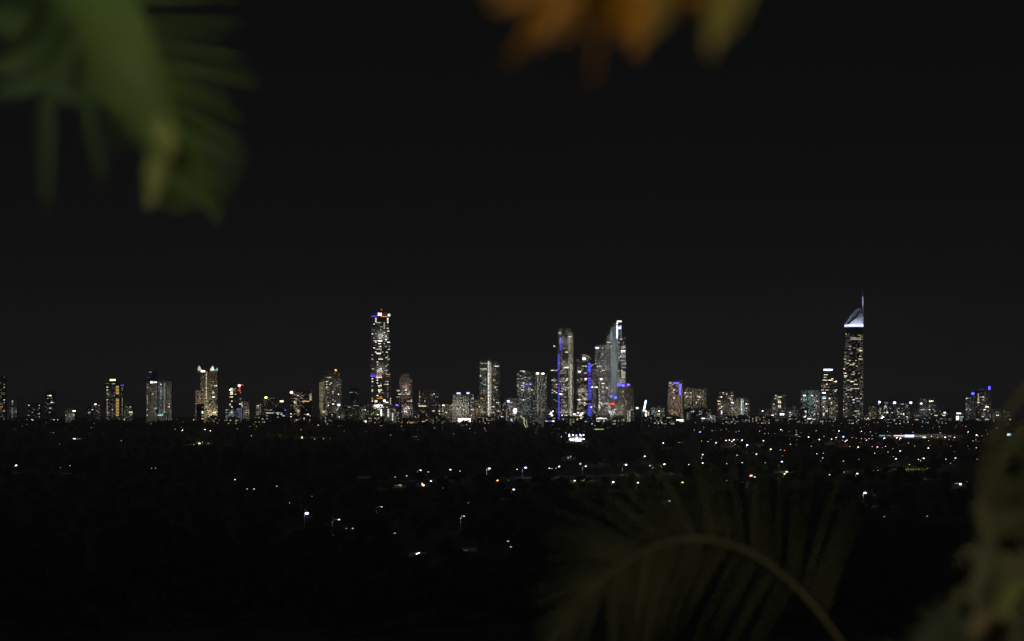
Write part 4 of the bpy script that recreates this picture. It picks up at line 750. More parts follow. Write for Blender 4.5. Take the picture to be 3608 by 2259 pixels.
def house(px, py, D, label, wins, wpx=46, wall='pale'):
    t = thing_at('house', label, 'house', px, D, 'houses lit in the dark suburb')
    k = mpp(D); wd = wpx * k; z = max(2.6, P(px, py, D).z + 1.2)
    mb = MB(); mb.box(-wd / 2, wd / 2, 0, 9, 0, z); mb.build('wall', wallmat(wall), t)
    r0 = [Vector(v) for v in ((-wd / 2 - .5, -.6, z), (-wd / 2 - .5, 9.6, z), (-wd / 2 - .5, 4.5, z + 2.4))]
    mb = MB(); mb.prism(r0, [v + Vector((wd + 1, 0, 0)) for v in r0]); mb.build('roof', matte('roof_tile', (.09, .07, .06), .8), t)
    for x, y, wx, wy, cd in wins:
        c = P(x, y, D) - t.location
        mb = MB(); mb.box(-wx * k / 2, wx * k / 2, -.14, -.02, -wy * k / 2, wy * k / 2); mb.build('window', glow(cd), t, (c.x, 0, c.z))
    return t
house(1490, 1706, 2360, 'house with two orange-lit openings below the left end of the tall lamp row', [(1488, 1706, 4, 7, 'a4'), (1492, 1710, 5, 4, 'p4')])
house(1517, 1697, 2480, 'house with a cold bluish-white lit window next to the orange-lit house', [(1516, 1696, 10, 4, 'c4'), (1517, 1699.5, 5, 2.5, 'c4')])
house(1472, 1952, 1420, 'lone house with a pair of bright warm windows in the black foreground', [(1468.5, 1954, 4.5, 7, 'p4'), (1475.5, 1952, 6.5, 10, 'p4')], 60)
house(1408, 1712, 2330, 'house with a faint greenish lit verandah below the left lamp row', [(1397, 1711, 9, 2, 'g1'), (1409, 1709, 11, 2, 'g2'), (1412, 1713, 8, 1.6, 'w1')])
house(1285, 1689, 2560, 'house with a thin dim yellow strip of light, left of the lamp row', [(1280, 1689, 12, 3, 'y1'), (1293, 1688, 12, 2, 'y1')])
house(272, 1548, 4320, 'house with a yellow lit front at far left in the dark suburb', [(262, 1548, 8, 6, 'w4'), (276, 1549, 16, 5.5, 'y2')])
house(720, 1560, 4000, 'greenish-yellow lit house front among trees under the peak-crowned tower', [(703, 1561, 8, 4, 'y4'), (713, 1558, 4, 4, 'g2'), (734, 1562, 6, 3, 'g2')], 60)
house(1064, 1542, 4350, 'small house with a tall white lit doorway below the orange street glow', [(1064, 1542, 6, 9, 'y3')])
house(3380, 1707, 2310, 'small house with one white lit gable at lower right', [(3372, 1703, 14, 1.6, 'w2'), (3384, 1706, 8, 7, 'w3')])
house(1645, 1941, 1460, 'dim roofline house right of the lone bright house in the foreground', [(1610, 1939, 24, 1.6, 'c0'), (1632, 1939, 30, 1.6, 'w0')], 70)
house(2005, 1612, 3140, 'pale-fronted house with a small white gable light above the lamp row', [(2002, 1613, 5, 7, 'w1'), (2009, 1611, 5, 6, 'w1'), (2011, 1608, 3, 2, 'w3')], 50)
house(2790, 1533, 4500, 'low white-walled house with a cream lit front below the grey roof-house block', [(2811, 1533, 18, 3, 'y2'), (2816, 1540, 8, 4, 'w4')], 50)

# ------------------------------------------------------------------ street lamps: (x, y, colour, size[, pole side in pixels])
LS = '''49,1514,o,1 58,1514,o,1 180,1524,o,1 189,1525,a,2 270,1505,o,1 321,1507,p,2 315,1526,r,1 427,1553,c,1 362,1527,w,0 232,1507,w,0 210,1564,c,0 57,1640,w,3 245,1640,w,3 213,1648,o,1 77,1733,y,2 533,1650,w,2 548,1650,w,1
828,1690,a,2 871,1723,w,1 895,1723,w,2 128,1496,w,0 68,1482,w,1 95,1479,w,2 113,1479,w,3 117,1482,w,2 191,1479,p,3 203,1479,w,3 240,1480,o,2 253,1479,w,2 438,1479,w,3 618,1513,a,2 643,1516,p,3 640,1506,w,1 722,1514,p,3 741,1518,p,3
836,1511,a,2 880,1502,a,2 895,1495,p,2 903,1503,a,2 900,1513,a,1 918,1498,o,1 886,1535,w,2 645,1486,w,1 682,1479,w,3 595,1479,y,2 605,1479,y,2 623,1479,w,2 665,1506,w,0 453,1510,w,0
1043,1497,o,1 1100,1496,a,1 1122,1498,p,3 1061,1514,p,2 1109,1547,w,2 1140,1546,w,2 1163,1546,w,1 1213,1519,w,1 1291,1520,w,1 1376,1533,w,2 1341,1500,p,2 1347,1500,r,2 1456,1539,w,1 1466,1539,w,1 1474,1549,w,0 1420,1514,w,1 1655,1510,w,2 1193,1501,w,1 1204,1500,w,1
1482,1657,u,3,-12 1509,1663,w,2 1433,1677,u,2 1393,1681,u,2 1587,1655,u,3 1621,1660,w,2 1724,1651,u,4,-11 1721,1657,w,1 1822,1654,w,2 1852,1648,u,4,-12 1935,1650,w,2,12 1970,1644,u,3,-12 1753,1693,o,3 1792,1692,w,0 1810,1725,u,3 1561,1720,w,0
1650,1772,w,0 1635,1819,w,1,-12 1345,1786,w,1,-20 1195,1831,w,2,-25 1022,1772,w,1 1081,1809,u,4 1391,1879,y,1 1220,1862,w,0 1243,1862,w,1 1098,1749,w,0 1790,1907,w,1 1800,1927,c,1 975,1713,w,1
1978,1539,w,2 2086,1494,u,3 2096,1499,w,2 2124,1491,w,2 2038,1512,y,1 2013,1498,w,2 1970,1511,w,1 2193,1495,y,2 2260,1493,a,2 2261,1498,y,1 2273,1525,w,1 2272,1608,p,3 2206,1638,u,4,-13 2290,1641,w,2,10 2341,1636,u,4,-12 2064,1643,u,3,-12 2025,1694,r,3 2161,1699,p,3 2248,1701,p,3 2053,1564,w,0 2068,1572,w,0 2081,1548,w,0
2337,1561,p,3 2392,1559,o,2 2446,1515,w,2 2467,1522,b,4 2480,1505,a,2 2478,1513,a,1 2509,1518,w,2 2520,1517,w,1 2320,1491,w,3 2332,1490,u,3 2321,1507,o,1 2343,1503,y,1 2366,1525,w,0 2472,1554,o,2 2495,1556,w,2 2505,1549,w,1 2523,1560,b,4 2558,1552,p,4 2570,1551,p,3 2586,1550,p,4 2598,1550,p,2 2615,1551,p,3 2579,1556,p,3 2590,1566,u,2 2633,1568,u,4
2567,1521,w,1 2594,1522,u,2 2604,1519,w,2 2676,1519,w,2 2694,1528,a,2 2690,1553,p,3 2476,1602,u,3 2472,1614,w,2 2476,1632,u,3 2427,1637,w,2 2597,1604,w,2 2665,1600,w,3 2561,1634,w,2 2615,1630,w,2,-11 2696,1631,w,1 2647,1676,r,4 2659,1681,p,3 2405,1700,o,3 2561,1693,w,0 2359,1765,w,2,-19
2716,1583,p,3 2750,1585,w,2 2764,1587,o,2 2751,1514,p,3 2757,1518,w,2 2779,1490,u,2 2780,1521,w,1 2806,1518,w,2 2806,1525,w,2 2849,1540,p,3 2783,1546,o,2 2808,1550,w,1 2785,1566,w,2 2805,1568,w,1 2859,1572,o,2 2852,1526,o,1 2875,1518,w,2 2898,1494,o,2 2903,1537,y,2 2887,1549,p,3 2930,1547,p,3 2946,1542,p,3 2952,1539,w,1 2972,1539,u,4 2984,1551,u,3 2979,1555,r,3 2969,1553,w,1 2944,1550,w,1
2956,1519,w,3 3003,1511,y,1 3035,1520,w,3 3047,1526,w,1 3003,1542,a,2 3017,1544,o,2 3035,1546,w,2 3048,1546,o,2 3062,1546,w,2 3073,1546,w,2 3053,1551,u,3 3073,1535,w,2 3033,1559,y,1 2994,1573,y,2 3024,1576,a,3 3073,1574,y,2 3092,1575,m,3 3082,1597,y,2 2878,1599,w,2 2901,1597,w,2 2899,1614,w,2 2892,1624,w,0 2972,1625,w,2 3026,1619,w,1 2755,1627,u,3,-11 2757,1606,w,1 2772,1662,c,3 2765,1670,a,3 2923,1673,w,2 2974,1666,o,1 3021,1669,w,3 3048,1737,u,4 3001,1493,w,2 3053,1494,a,2 3060,1497,a,2
3127,1521,w,2 3160,1543,p,3 3173,1544,p,4 3116,1544,u,4 3201,1561,w,2 3217,1523,w,2 3249,1503,w,2 3216,1496,o,2 3310,1504,w,2 3313,1525,w,2 3282,1537,p,3 3304,1541,a,2 3320,1537,a,2 3330,1541,w,4 3344,1549,o,2 3363,1541,p,3 3272,1553,a,2 3232,1544,o,1 3223,1572,a,2 3271,1579,u,3 3277,1570,w,1 3350,1572,c,1 3363,1591,o,1 3410,1572,w,1 3415,1582,w,0 3440,1578,w,2 3411,1522,w,3 3441,1533,p,4 3446,1537,o,2 3460,1536,c,2 3479,1529,y,2 3428,1554,a,2 3438,1550,o,2 3467,1550,o,1 3391,1498,o,2 3385,1505,o,1 3403,1503,w,2
3513,1508,w,2 3552,1494,w,2 3553,1550,y,1 3583,1550,w,2 3585,1567,y,1 3582,1576,a,3 3120,1573,w,2 3109,1578,y,1 3146,1581,y,1 3129,1593,w,2 3172,1589,m,3 3148,1609,w,1 3157,1617,u,3 3236,1619,y,2,9 3255,1615,u,3,-11 3204,1637,a,2 3333,1618,w,2 3367,1614,u,3 3349,1633,c,1 3442,1618,y,1 3488,1613,w,3 3489,1595,y,1 3558,1619,g,1 3545,1611,y,1 3505,1674,w,1 3501,1683,w,1 3406,1697,w,0 3116,1820,w,0 3267,1819,w,0'''
CNAME = dict(w='white', u='cold white', y='yellow', a='amber', o='orange', r='red', b='blue', p='warm white', m='pink', c='cyan-white', g='green', v='violet', R='reddish-white', B='bluish-white')
MARKS = [(60, 'the low grey blocks at far left'), (176, 'the slant-topped tower'), (300, 'the stepped low blocks'), (404, 'the warm-columned tower'), (560, 'the pale twin wings'), (730, 'the peak-crowned tower'), (840, 'the red-edged tower'), (930, 'the slim pale slab'),
         (1060, 'the pink-beaconed brown block'), (1180, 'the red-beacon tower'), (1340, 'the tricolour-crowned tower'), (1435, 'the brown setback tower'), (1535, 'the twin dark blocks'), (1636, 'the billboard'), (1725, 'the twin-dotted tower'), (1850, 'the zigzag light sculpture'),
         (1985, 'the blue-and-gold striped tower'), (2066, 'the slant-finned blue-striped tower'), (2165, 'the stepped white-headed tower'), (2273, 'the leaning cyan bar'), (2380, 'the blue-cornered beige tower'), (2450, 'the cream twin slabs'), (2560, 'the dark-brown warm tower'), (2618, 'the white-stair tower'),
         (2690, 'the small brown block'), (2745, 'the yellow-windowed tower'), (2795, 'the roof-house grey block'), (2855, 'the teal-shafted block'), (2922, 'the blue-violet topped tower'), (3008, 'the spired tower'), (3076, 'the squat beige block'), (3120, 'the double-lamp block'), (3185, 'the twin-corner-lamp block'),
         (3268, 'the square-shouldered tower'), (3320, 'the orange-floored cluster'), (3380, 'the hooked sign'), (3465, 'the blue-topped pair'), (3560, 'the cyan sign')]
ORD = ['highest', 'second highest', 'third highest', 'fourth highest', 'fifth highest', 'sixth highest', 'seventh highest', 'eighth highest', 'ninth highest', 'tenth highest', 'eleventh highest', 'twelfth highest', 'thirteenth highest', 'fourteenth highest', 'fifteenth highest', 'sixteenth highest', 'seventeenth highest', 'eighteenth highest']
HEAD, lamps = {}, []
SZ = [.5, .55, .62, .88, 1.2]
for q in LS.split():
    q = q.split(',')
    lamps.append((float(q[0]), float(q[1]), {'r': 'R', 'b': 'B'}.get(q[2], q[2]) if int(q[3]) > 1 else q[2], int(q[3]), float(q[4]) if len(q) > 4 else 0))
rx = random.Random(31)
for i in range(90):                                                  # the fine sprinkle of lights at the feet of the towers
    x = 1230 + 2350 * rx.random() ** .8 if i < 74 else rx.uniform(10, 1230); y = rx.uniform(1486, 1530) if i < 74 else rx.uniform(1480, 1504)
    if all(abs(x - q[0]) > 9 or abs(y - q[1]) > 5 for q in lamps):
        lamps.append((round(x), round(y), rx.choice('wwwwyyapo'), rx.choice((1, 1, 1, 2)), 0))
fam = {}
for q in lamps:
    mk = min(MARKS, key=lambda m: abs(m[0] - q[0]))[1]
    fam.setdefault((q[2], mk), []).append(q)
rb = random.Random(8)
for i, (mx, mk) in enumerate(MARKS[5:36]):
    if mx in (1636, 1850, 3380): continue
    wd = rb.uniform(34, 78); x0 = mx + rb.uniform(-26, 26) - wd / 2; yt = rb.uniform(1466, 1482)
    bld('low%d' % i, 'low_block', 'low dark block with small mixed lit windows at the foot of ' + mk, 'low block', [(x0, x0 + wd, yt, rb.uniform(5560, 5760), rb.choice(('grey', 'brown', 'steel')), 'grid', None, 0)],
        R='%.0f,%.0f,%.0f,1500,%.2f,%s' % (x0 + 2, x0 + wd - 2, yt + 4, rb.uniform(.16, .34), rb.choice(('w1+y1+w2+w0', 'y1+y2+w1+a1', 'w2+w1+c1+w0', 'p1+w2+y1+o1'))))
POLE = {}
LIT = [(2030, 1543, 4150, 34), (1853, 1490, 5400, 26), (1907, 1482, 5450, 14), (1937, 1484, 5450, 14), (2420, 1566, 4100, 26), (2110, 1513, 5100, 20), (1636, 1480, 5700, 24), (2040, 1650, 2900, 12), (2105, 1650, 2900, 50), (3412, 1651, 2900, 44)] + [(x, 1538, 4380, 16) for x in range(3100, 3400, 20)]
LIT += [((b.x0 + b.x1) / 2, 1488, b.D, (b.x1 - b.x0) / 2 - 4) for k, v in BL.items() if k.startswith('low') for b in v[1]]
LIT += [(o.location.x / o.location.y * F + IW / 2, HORIZON + (100 - 3) / o.location.y * F, o.location.y, 16) for o in COL.objects if o.name.startswith('house')]
for (c, mk), qs in fam.items():
    qs.sort(key=lambda q: (q[1], q[0]))
    for i, (x, y, _, s, arm) in enumerate(qs):
        hl = 9.0 if y < 1560 else 8.0
        if s == 4 or arm: hl = 10.0
        D = min(5850, (100 - hl) / max(1, (y - HORIZON)) * F)
        p = P(x, y, D)
        LIT.append((x, y, D, 5))
        one = len(qs) == 1
        lab = ('only %s street lamp below %s' if one else ORD[min(i, 17)] + ' of the %s street lamps below %s') % (CNAME[c], mk)
        if arm: lab += ', its pole visible'
        a = arm * mpp(D)
        r = empty('street_lamp', (p.x + a, p.y, 0), lab, 'street lamp', 'street lamps scattered through the dark suburb')
        z = p.z
        side = -1 if a > 0 else 1
        reach = abs(a) if a else 1.6
        if not a: r.location.x -= 1.6
        key = (round(reach, 1), round(z, 1), side)
        if key not in POLE:
            mb = MB(); mb.tube([(0, 0, 0), (0, 0, z - 1.1), (.25 * side * reach, 0, z - .35), (.6 * side * reach, 0, z + .1), (side * reach * .9, 0, z + .25)], [.16 if not arm else .26, .12 if not arm else .24, .1, .09, .08], 6)
            POLE[key] = mb.mesh('pole', matte('pole_steel', (.42, .42, .4), .5))
        link('pole', POLE[key], r)
        if (c, s) not in HEAD:
            mb = MB(); mb.ball((0, 0, 0), SZ[s] * 1.15, SZ[s] * .8, SZ[s] * .7, 10, 6)
            HEAD[(c, s)] = mb.mesh('lamp_head', glow(c + '12344'[s]))
        link('lamp_head', HEAD[(c, s)], r, (side * reach, 0, z))
        if s == 3 and not arm:
            lamp('lamp_light', r, (side * reach, -.8, z - 1.5), 350, RGB[c], soft=.3)
        if arm or s == 4:
            lamp('lamp_light', r, (side * reach * .8, -.5, z - 1.2), (1500 if s == 4 else 900) if y < 1740 else 260, RGB[c], soft=.3)

rh = random.Random(12)
proto = None
for (x, y, c, s_, arm) in [q for q in lamps if q[3] >= 3 and q[1] > 1538 and not q[4]][:60:2]:
    D = min(5700, 91 * F / (y - HORIZON)) + rh.uniform(3, 7); p = P(x + rh.choice((-9, 8)) * rh.uniform(.7, 1.4), HORIZON, D)
    if proto is None:
        proto = empty('house', (p.x, p.y, 0), 'dim pale suburban house beside a street lamp among dark trees', 'house', 'dim houses of the dark suburb')
        mb = MB(); mb.box(-7, 7, 0, 8, 0, 3.1); mb.build('wall', wallmat('pale'), proto)
        r0 = [Vector(v) for v in ((-7.6, -.7, 3.1), (-7.6, 8.7, 3.1), (-7.6, 4, 5.2))]
        mb = MB(); mb.prism(r0, [v + Vector((15.2, 0, 0)) for v in r0]); mb.build('roof', matte('roof_tile', (.09, .07, .06), .8), proto)
        for dx in (-4, 0, 4):
            mb = MB(); mb.box(dx - .9, dx + .9, -.08, .0, 1, 2.3); mb.build('window', glassmat(), proto)
        mb = MB(); mb.box(1.7, 2.6, -.09, -.005, 0, 2.1); mb.build('door', wallmat('brown'), proto)
        kids = list(proto.children)
    else:
        q = proto.copy(); COL.objects.link(q); q.location = (p.x, p.y, 0); q.rotation_euler = (0, 0, rh.uniform(-.4, .4))
        for k in kids:
            d = k.copy(); COL.objects.link(d); d.parent = q

# ------------------------------------------------------------------ trees
rng = np.random.default_rng(5)
def crown_arrays(n, lobes, leaf, r=random.Random(1)):
    """n leaf clumps (quads) spread through several overlapping lobes of a unit crown"""
    ctr = np.array([l[:3] for l in lobes]); rad = np.array([l[3] for l in lobes])
    k = rng.choice(len(lobes), n, p=rad ** 2 / (rad ** 2).sum())
    d = rng.normal(size=(n, 3)); d /= np.linalg.norm(d, axis=1)[:, None]
    p = ctr[k] + d * (rad[k] * rng.uniform(.55, 1.05, n) ** .7)[:, None]
    u = rng.normal(size=(n, 3)); u /= np.linalg.norm(u, axis=1)[:, None]
    v = np.cross(u, rng.normal(size=(n, 3))); v /= np.linalg.norm(v, axis=1)[:, None]
    s = (leaf * rng.uniform(.6, 1.3, n))[:, None]
    q = np.stack([p - u * s, p + v * s * .6, p + u * s, p - v * s * .6], 1)
    return q.reshape(-1, 3)
def quads_mesh(name, V, mat):
    me = bpy.data.meshes.new(name); n = len(V)
    me.vertices.add(n); me.vertices.foreach_set('co', np.ascontiguousarray(V, dtype=np.float32).ravel())
    me.loops.add(n); me.loops.foreach_set('vertex_index', np.arange(n, dtype=np.int32))
    me.polygons.add(n // 4); me.polygons.foreach_set('loop_start', np.arange(0, n, 4, dtype=np.int32))
    me.update(calc_edges=True); me.materials.append(mat)
    return me
leafmat = matte('tree_leaf', (.04, .06, .022), .6, .5, .4, 0, .25)
barkmat = matte('bark', (.12, .09, .07), .9, .3, 1)
def lobes(seed, n=9):
    r = random.Random(seed); out = []
    for i in range(n):
        a = r.uniform(0, 6.28); q = r.uniform(.1, .75)
        out.append((q * math.cos(a), q * math.sin(a), r.uniform(-.35, .55) * (1 - .4 * q), r.uniform(.28, .5)))
    return out
CR = [quads_mesh('crown', crown_arrays(2600, lobes(i, 11), .075), leafmat) for i in range(4)]
tmb = MB()
tmb.tube([(0, 0, -1), (.03, 0, -.5), (0, .02, 0), (.02, 0, .35)], [.075, .055, .04, .015])
for a in range(5):
    c_, s_ = math.cos(a * 1.3), math.sin(a * 1.3)
    tmb.tube([(.01, 0, -.35 + .1 * a), (.3 * c_, .3 * s_, -.02 + .1 * a), (.5 * c_, .5 * s_, .12 + .1 * a)], [.03, .02, .008], 6)
TR = tmb.mesh('trunk', barkmat)
def tree(px, ytop, D, rpx, label, light=None, i=0, group='trees standing out in the dark suburb'):
    c = P(px, ytop, D); k = mpp(D)
    ht = max(5, c.z); rr_ = rpx * k
    t = empty('tree', (c.x, D, 0), label, 'tree', group)
    cz = max(ht * .55, ht - rr_ * .9)
    cr = link('crown', CR[i % 4], t, (0, 0, cz)); vs = min(1.6, (ht - cz) / .95 / rr_)
    cr.scale = (rr_, rr_, rr_ * max(.35, vs)); cr.rotation_euler = (0, 0, px)
    tr = link('trunk', TR, t, (0, 0, cz)); tr.scale = (rr_, rr_, cz)
    if light:
        lamp('foliage_light', t, (light[2] * rr_ if len(light) > 2 else -rr_ * .5, -rr_ * 1.5 - 2, max(2.5, cz * .8)), light[0] * 2.6, RGB[light[1]], soft=.3)  # added lamp in front of the crown, no fixture, lights the leaves
    return t
TREES = [(305, 1598, 2300, 60, 'broad black tree dome in the haze below the warm-columned tower'), (815, 1578, 2600, 45, 'tall black tree left of centre under the red-edged tower'), (925, 1606, 2450, 60, 'wide black tree right of the tall one under the slim pale slab'),
         (1066, 1479, 5250, 26, 'round black tree before the pink-beaconed brown block'), (1262, 1484, 5150, 34, 'broad black tree before the long low hotel row'), (555, 1443, 5850, 8, 'small dark round tree against the silver-blue tower base'),
         (1985, 1481, 5200, 28, 'dark tree mound in front of the blue-and-gold striped tower'), (2240, 1480, 5300, 26, 'dark tree mound beside the leaning cyan bar'), (2474, 1540, 4000, 22, 'dark tree beside the lit service canopy'),
         (2745, 1533, 3900, 46, 'black tree mass below the small brown block and yellow-windowed tower'), (2440, 1655, 2600, 70, 'large black tree below the row of tall lamps'), (2840, 1545, 3900, 40, 'black tree below the teal-shafted block'), (3020, 1580, 3200, 60, 'big black tree below the spired tower'),
         (3120, 1600, 2900, 40, 'black tree left of the lit yellow-green hedge'), (1640, 1476, 5450, 16, 'dark tree at the foot of the glowing billboard')]
for i, q in enumerate(TREES): tree(*q, i=i)
LITT = [(2052, 1679, 2520, 15, 'small tree lit yellow-green beside a red-white lamp', (1500, 'g')), (2195, 1671, 2640, 14, 'flat lit shrub at the foot of the tallest right-hand lamp pole', (420, 'g')), (2250, 1673, 2640, 9, 'tiny lit shrub between two tall lamp poles', (160, 'w')), (2294, 1671, 2640, 13, 'flat lit shrub right of the two tall lamp poles', (350, 'g')),
        (2367, 1662, 2700, 9, 'small pale lit shrub right of the last tall lamp', (140, 'w')), (2790, 1657, 2760, 24, 'wide green-lit tree beside an amber lamp below the grey block', (900, 'g', -1.2)), (3195, 1643, 2850, 24, 'bright yellow-green lit tree below the twin-corner-lamp block', (2600, 'g')), (3250, 1642, 2860, 26, 'paler green-lit hedge tree right of the bright one', (900, 'g')),
        (3092, 1648, 2800, 14, 'dim yellow-lit tree left of the bright yellow-green tree', (600, 'y')), (2985, 1652, 2760, 16, 'faintly lit grey-green tree below the blue-violet topped tower', (300, 'w')), (1767, 1692, 2400, 4, 'tiny reddish-lit shrub at an orange lamp', (40, 'o')), (1930, 1690, 2450, 8, 'sparse pale lit bush below the tall lamp row', (160, 'w')),
        (1582, 1683, 2500, 9, 'lacy dim lit bush near the left end of the lamp row', (120, 'w')), (985, 1520, 4550, 12, 'orange-lit tree edge at the left of the orange street glow', (1100, 'o')), (1060, 1522, 4500, 22, 'orange-lit tree under the orange street glow', (1400, 'o')), (1115, 1524, 4500, 26, 'reddish-lit low tree right of the orange street glow', (1300, 'o')), (1160, 1518, 4500, 12, 'orange-brown lit tree at the right end of the orange street glow', (900, 'o')),
        (706, 1550, 3950, 12, 'yellow-green lit tree behind the lit house under the peak-crowned tower', (3200, 'g')), (730, 1545, 4050, 30, 'dim green tree spreading above the lit house', (500, 'g')), (1082, 1815, 1850, 15, 'ghostly pale tree lit by the brightest foreground lamp', (120, 'w')), (3268, 1672, 2560, 10, 'small beige-lit tree below the square-shouldered tower', (220, 'p')), (1352, 1712, 2330, 12, 'dim lit foliage beside the verandah house', (60, 'g'))]
for i, q in enumerate(LITT): tree(*q[:5], light=q[5], i=i)

def blocks_light(px, py, D, rpx):
    for x, y, d, m in LIT:
        if d > D and abs(x - px) < rpx + m and y > py - rpx * .6 - m * .5 and y < py + 1.1 * rpx + m:
            return True
    return False
base_c = [crown_arrays(260, lobes(20 + i, 8), .17) for i in range(5)]
acc, rt, made = [], random.Random(77), 0
for n in range(12000):
    D = math.exp(rt.uniform(math.log(950), math.log(5600))) if n % 4 else rt.uniform(5150, 5860); px = rt.uniform(-60, 3670)
    ht = rt.uniform(7, 16) if D > 1500 else rt.uniform(8, 20)
    if D > 4600: ht = rt.choice((rt.uniform(5, 9), rt.uniform(6, 11), rt.uniform(9, 17) if px < 1250 else rt.uniform(4, 9)))
    wd = ht * rt.uniform(.35, .55); k = mpp(D)
    py = HORIZON + (100 - ht + wd * .8) / k
    if blocks_light(px, py, D, wd / k): continue
    c = P(px, HORIZON, D)
    acc.append(base_c[n % 5] * np.array([wd, wd, min(wd, ht * .5)]) + np.array([c.x, D, ht - min(wd, ht * .5) * .8]))
    made += 1
    if made > 3600: break
for n in range(170):                                                  # taller clumps break the line along the towers' feet
    px = rt.uniform(-40, 1750) if n < 130 else rt.uniform(1750, 3600); D = rt.uniform(5050, 5500); ht = rt.uniform(12, 21)
    for j in range(rt.choice((1, 2, 3))):
        h2 = ht * rt.uniform(.75, 1.05); wd = h2 * rt.uniform(.5, .8); qx = px + rt.uniform(-28, 28); k = mpp(D)
        if blocks_light(qx, HORIZON + (100 - h2 + wd * .8) / k, D, wd / k): continue
        c = P(qx, HORIZON, D)
        acc.append(base_c[(n + j) % 5] * np.array([wd, wd, min(wd, h2 * .5)]) + np.array([c.x, D, h2 - min(wd, h2 * .5) * .8]))
tag(link('woodland', quads_mesh('woodland', np.concatenate(acc), leafmat)), 'unlit suburb tree cover reading as one dark mass', 'woodland', kind='stuff')

# ------------------------------------------------------------------ haze
mb = MB(); mb.box(-5490, 5490, -65, 18010, -2, 362)
m, N, K = new_mat('night_air')
pv = N.new('ShaderNodeVolumePrincipled'); o = N.new('ShaderNodeOutputMaterial')
pv.inputs['Color'].default_value = (.9, .93, .97, 1); pv.inputs['Density'].default_value = 1.1e-4; pv.inputs['Anisotropy'].default_value = .0
K(pv.outputs[0], o.inputs['Volume'])
try: m.cycles.homogeneous_volume = True
except Exception: pass
tag(mb.build('haze', m), 'thin night haze over the suburb', 'haze', kind='stuff')

# ------------------------------------------------------------------ palms round the viewpoint
def leafy(name, col, trans=.3, scale=6): return matte(name, col, .5, .35, scale, 0, trans)
GREEN, OLIVE, DRY, GREYG = leafy('frond_green', (.055, .1, .035)), leafy('frond_olive', (.1, .112, .055)), leafy('frond_dry', (.225, .1, .004)), leafy('frond_grey', (.085, .1, .06))
STALK = matte('frond_stalk', (.16, .12, .055), .6, .3, 20)
GSTALK = matte('green_stalk', (.085, .14, .04), .45, .25, 12)
def smooth(pts, n):
    """a Catmull-Rom curve through the points"""
    pts = [Vector(p) for p in pts]; P_ = [2 * pts[0] - pts[1]] + pts + [2 * pts[-1] - pts[-2]]
    out = []
    for j in range(n + 1):
        f = j / n * (len(pts) - 1); i = min(int(f), len(pts) - 2); t = f - i
        a, b_, c, d = P_[i:i + 4]
        out.append(.5 * (2 * b_ + (c - a) * t + (2 * a - 5 * b_ + 4 * c - d) * t * t + (3 * b_ - a - 3 * c + d) * t ** 3))
    return out
def leaflet(mb, base, d, n, length, width, droop, seg=9):
    """a folded, tapering, drooping blade from base along d with face normal near n"""
    d = Vector(d).normalized(); n = (Vector(n) - d * Vector(n).dot(d)).normalized()
    p = Vector(base); v0 = len(mb.v); step = length / seg
    for i in range(seg + 1):
        t = i / seg
        wd = width * min(1, t * 6 + .35) * (1 - t) ** .55 * .5 + .0004
        s = d.cross(n).normalized()
        mb.v += [tuple(p - s * wd + n * wd * .35), tuple(p), tuple(p + s * wd + n * wd * .35)]
        if i:
            q = v0 + i * 3
            mb.f += [(q - 3, q - 2, q + 1, q), (q - 2, q - 1, q + 2, q + 1)]
        p = p + d * step
        d = (d + Vector((0, 0, -1)) * (droop * step / max(length, 1e-4))).normalized(); n = (n - d * n.dot(d)).normalized()
def frond(root, pts, r0, r1, rows, mat, stalk, seed, name='frond'):
    """rachis through (px, py, D) points; rows of leaflets (count, t0, t1, angle0, angle1, len0, len1 in pixels, width m, droop, depth lean)"""
    W_ = smooth([P(*q) for q in pts], 60)
    o0 = Vector(root.location); r = random.Random(seed)
    mb = MB()
    for n, t0, t1, a0, a1, l0, l1, wd, dr, dep in rows:
        for i in range(n):
            f = (i + r.uniform(.2, .8)) / n; t = t0 + (t1 - t0) * f
            k = t * 60; j = min(int(k), 59); p = W_[j].lerp(W_[j + 1], k - j)
            a = math.radians(a0 + (a1 - a0) * f + r.uniform(-3.5, 3.5)); ln = (l0 + (l1 - l0) * f) * r.uniform(.85, 1.1) * mpp(p.y)
            d = Vector((math.cos(a), dep + r.uniform(-.2, .2), math.sin(a)))
            nn = Vector((r.uniform(-.5, .5), -1, r.uniform(-.2, .7)))
            leaflet(mb, p - o0, d, nn, ln, wd * r.uniform(.8, 1.2), dr)
    fr = mb.build(name, mat, root)
    mb = MB(); mb.tube([p - o0 for p in W_[::2]], [r0 + (r1 - r0) * i / 30 for i in range(31)], 8); mb.build('rachis', stalk, fr)
    return fr
def palm(x, y, zc, label, r=.05):
    g = hill(y); t = empty('palm_tree', (x, y, g - .05), label, 'palm tree')
    mb = MB(); mb.tube([(0, 0, 0), (.02, 0, (zc - g) * .5), (0, 0, zc - g)], [r * 1.3, r, r * .9], 12); mb.build('trunk', barkmat, t)
    return t, zc - g
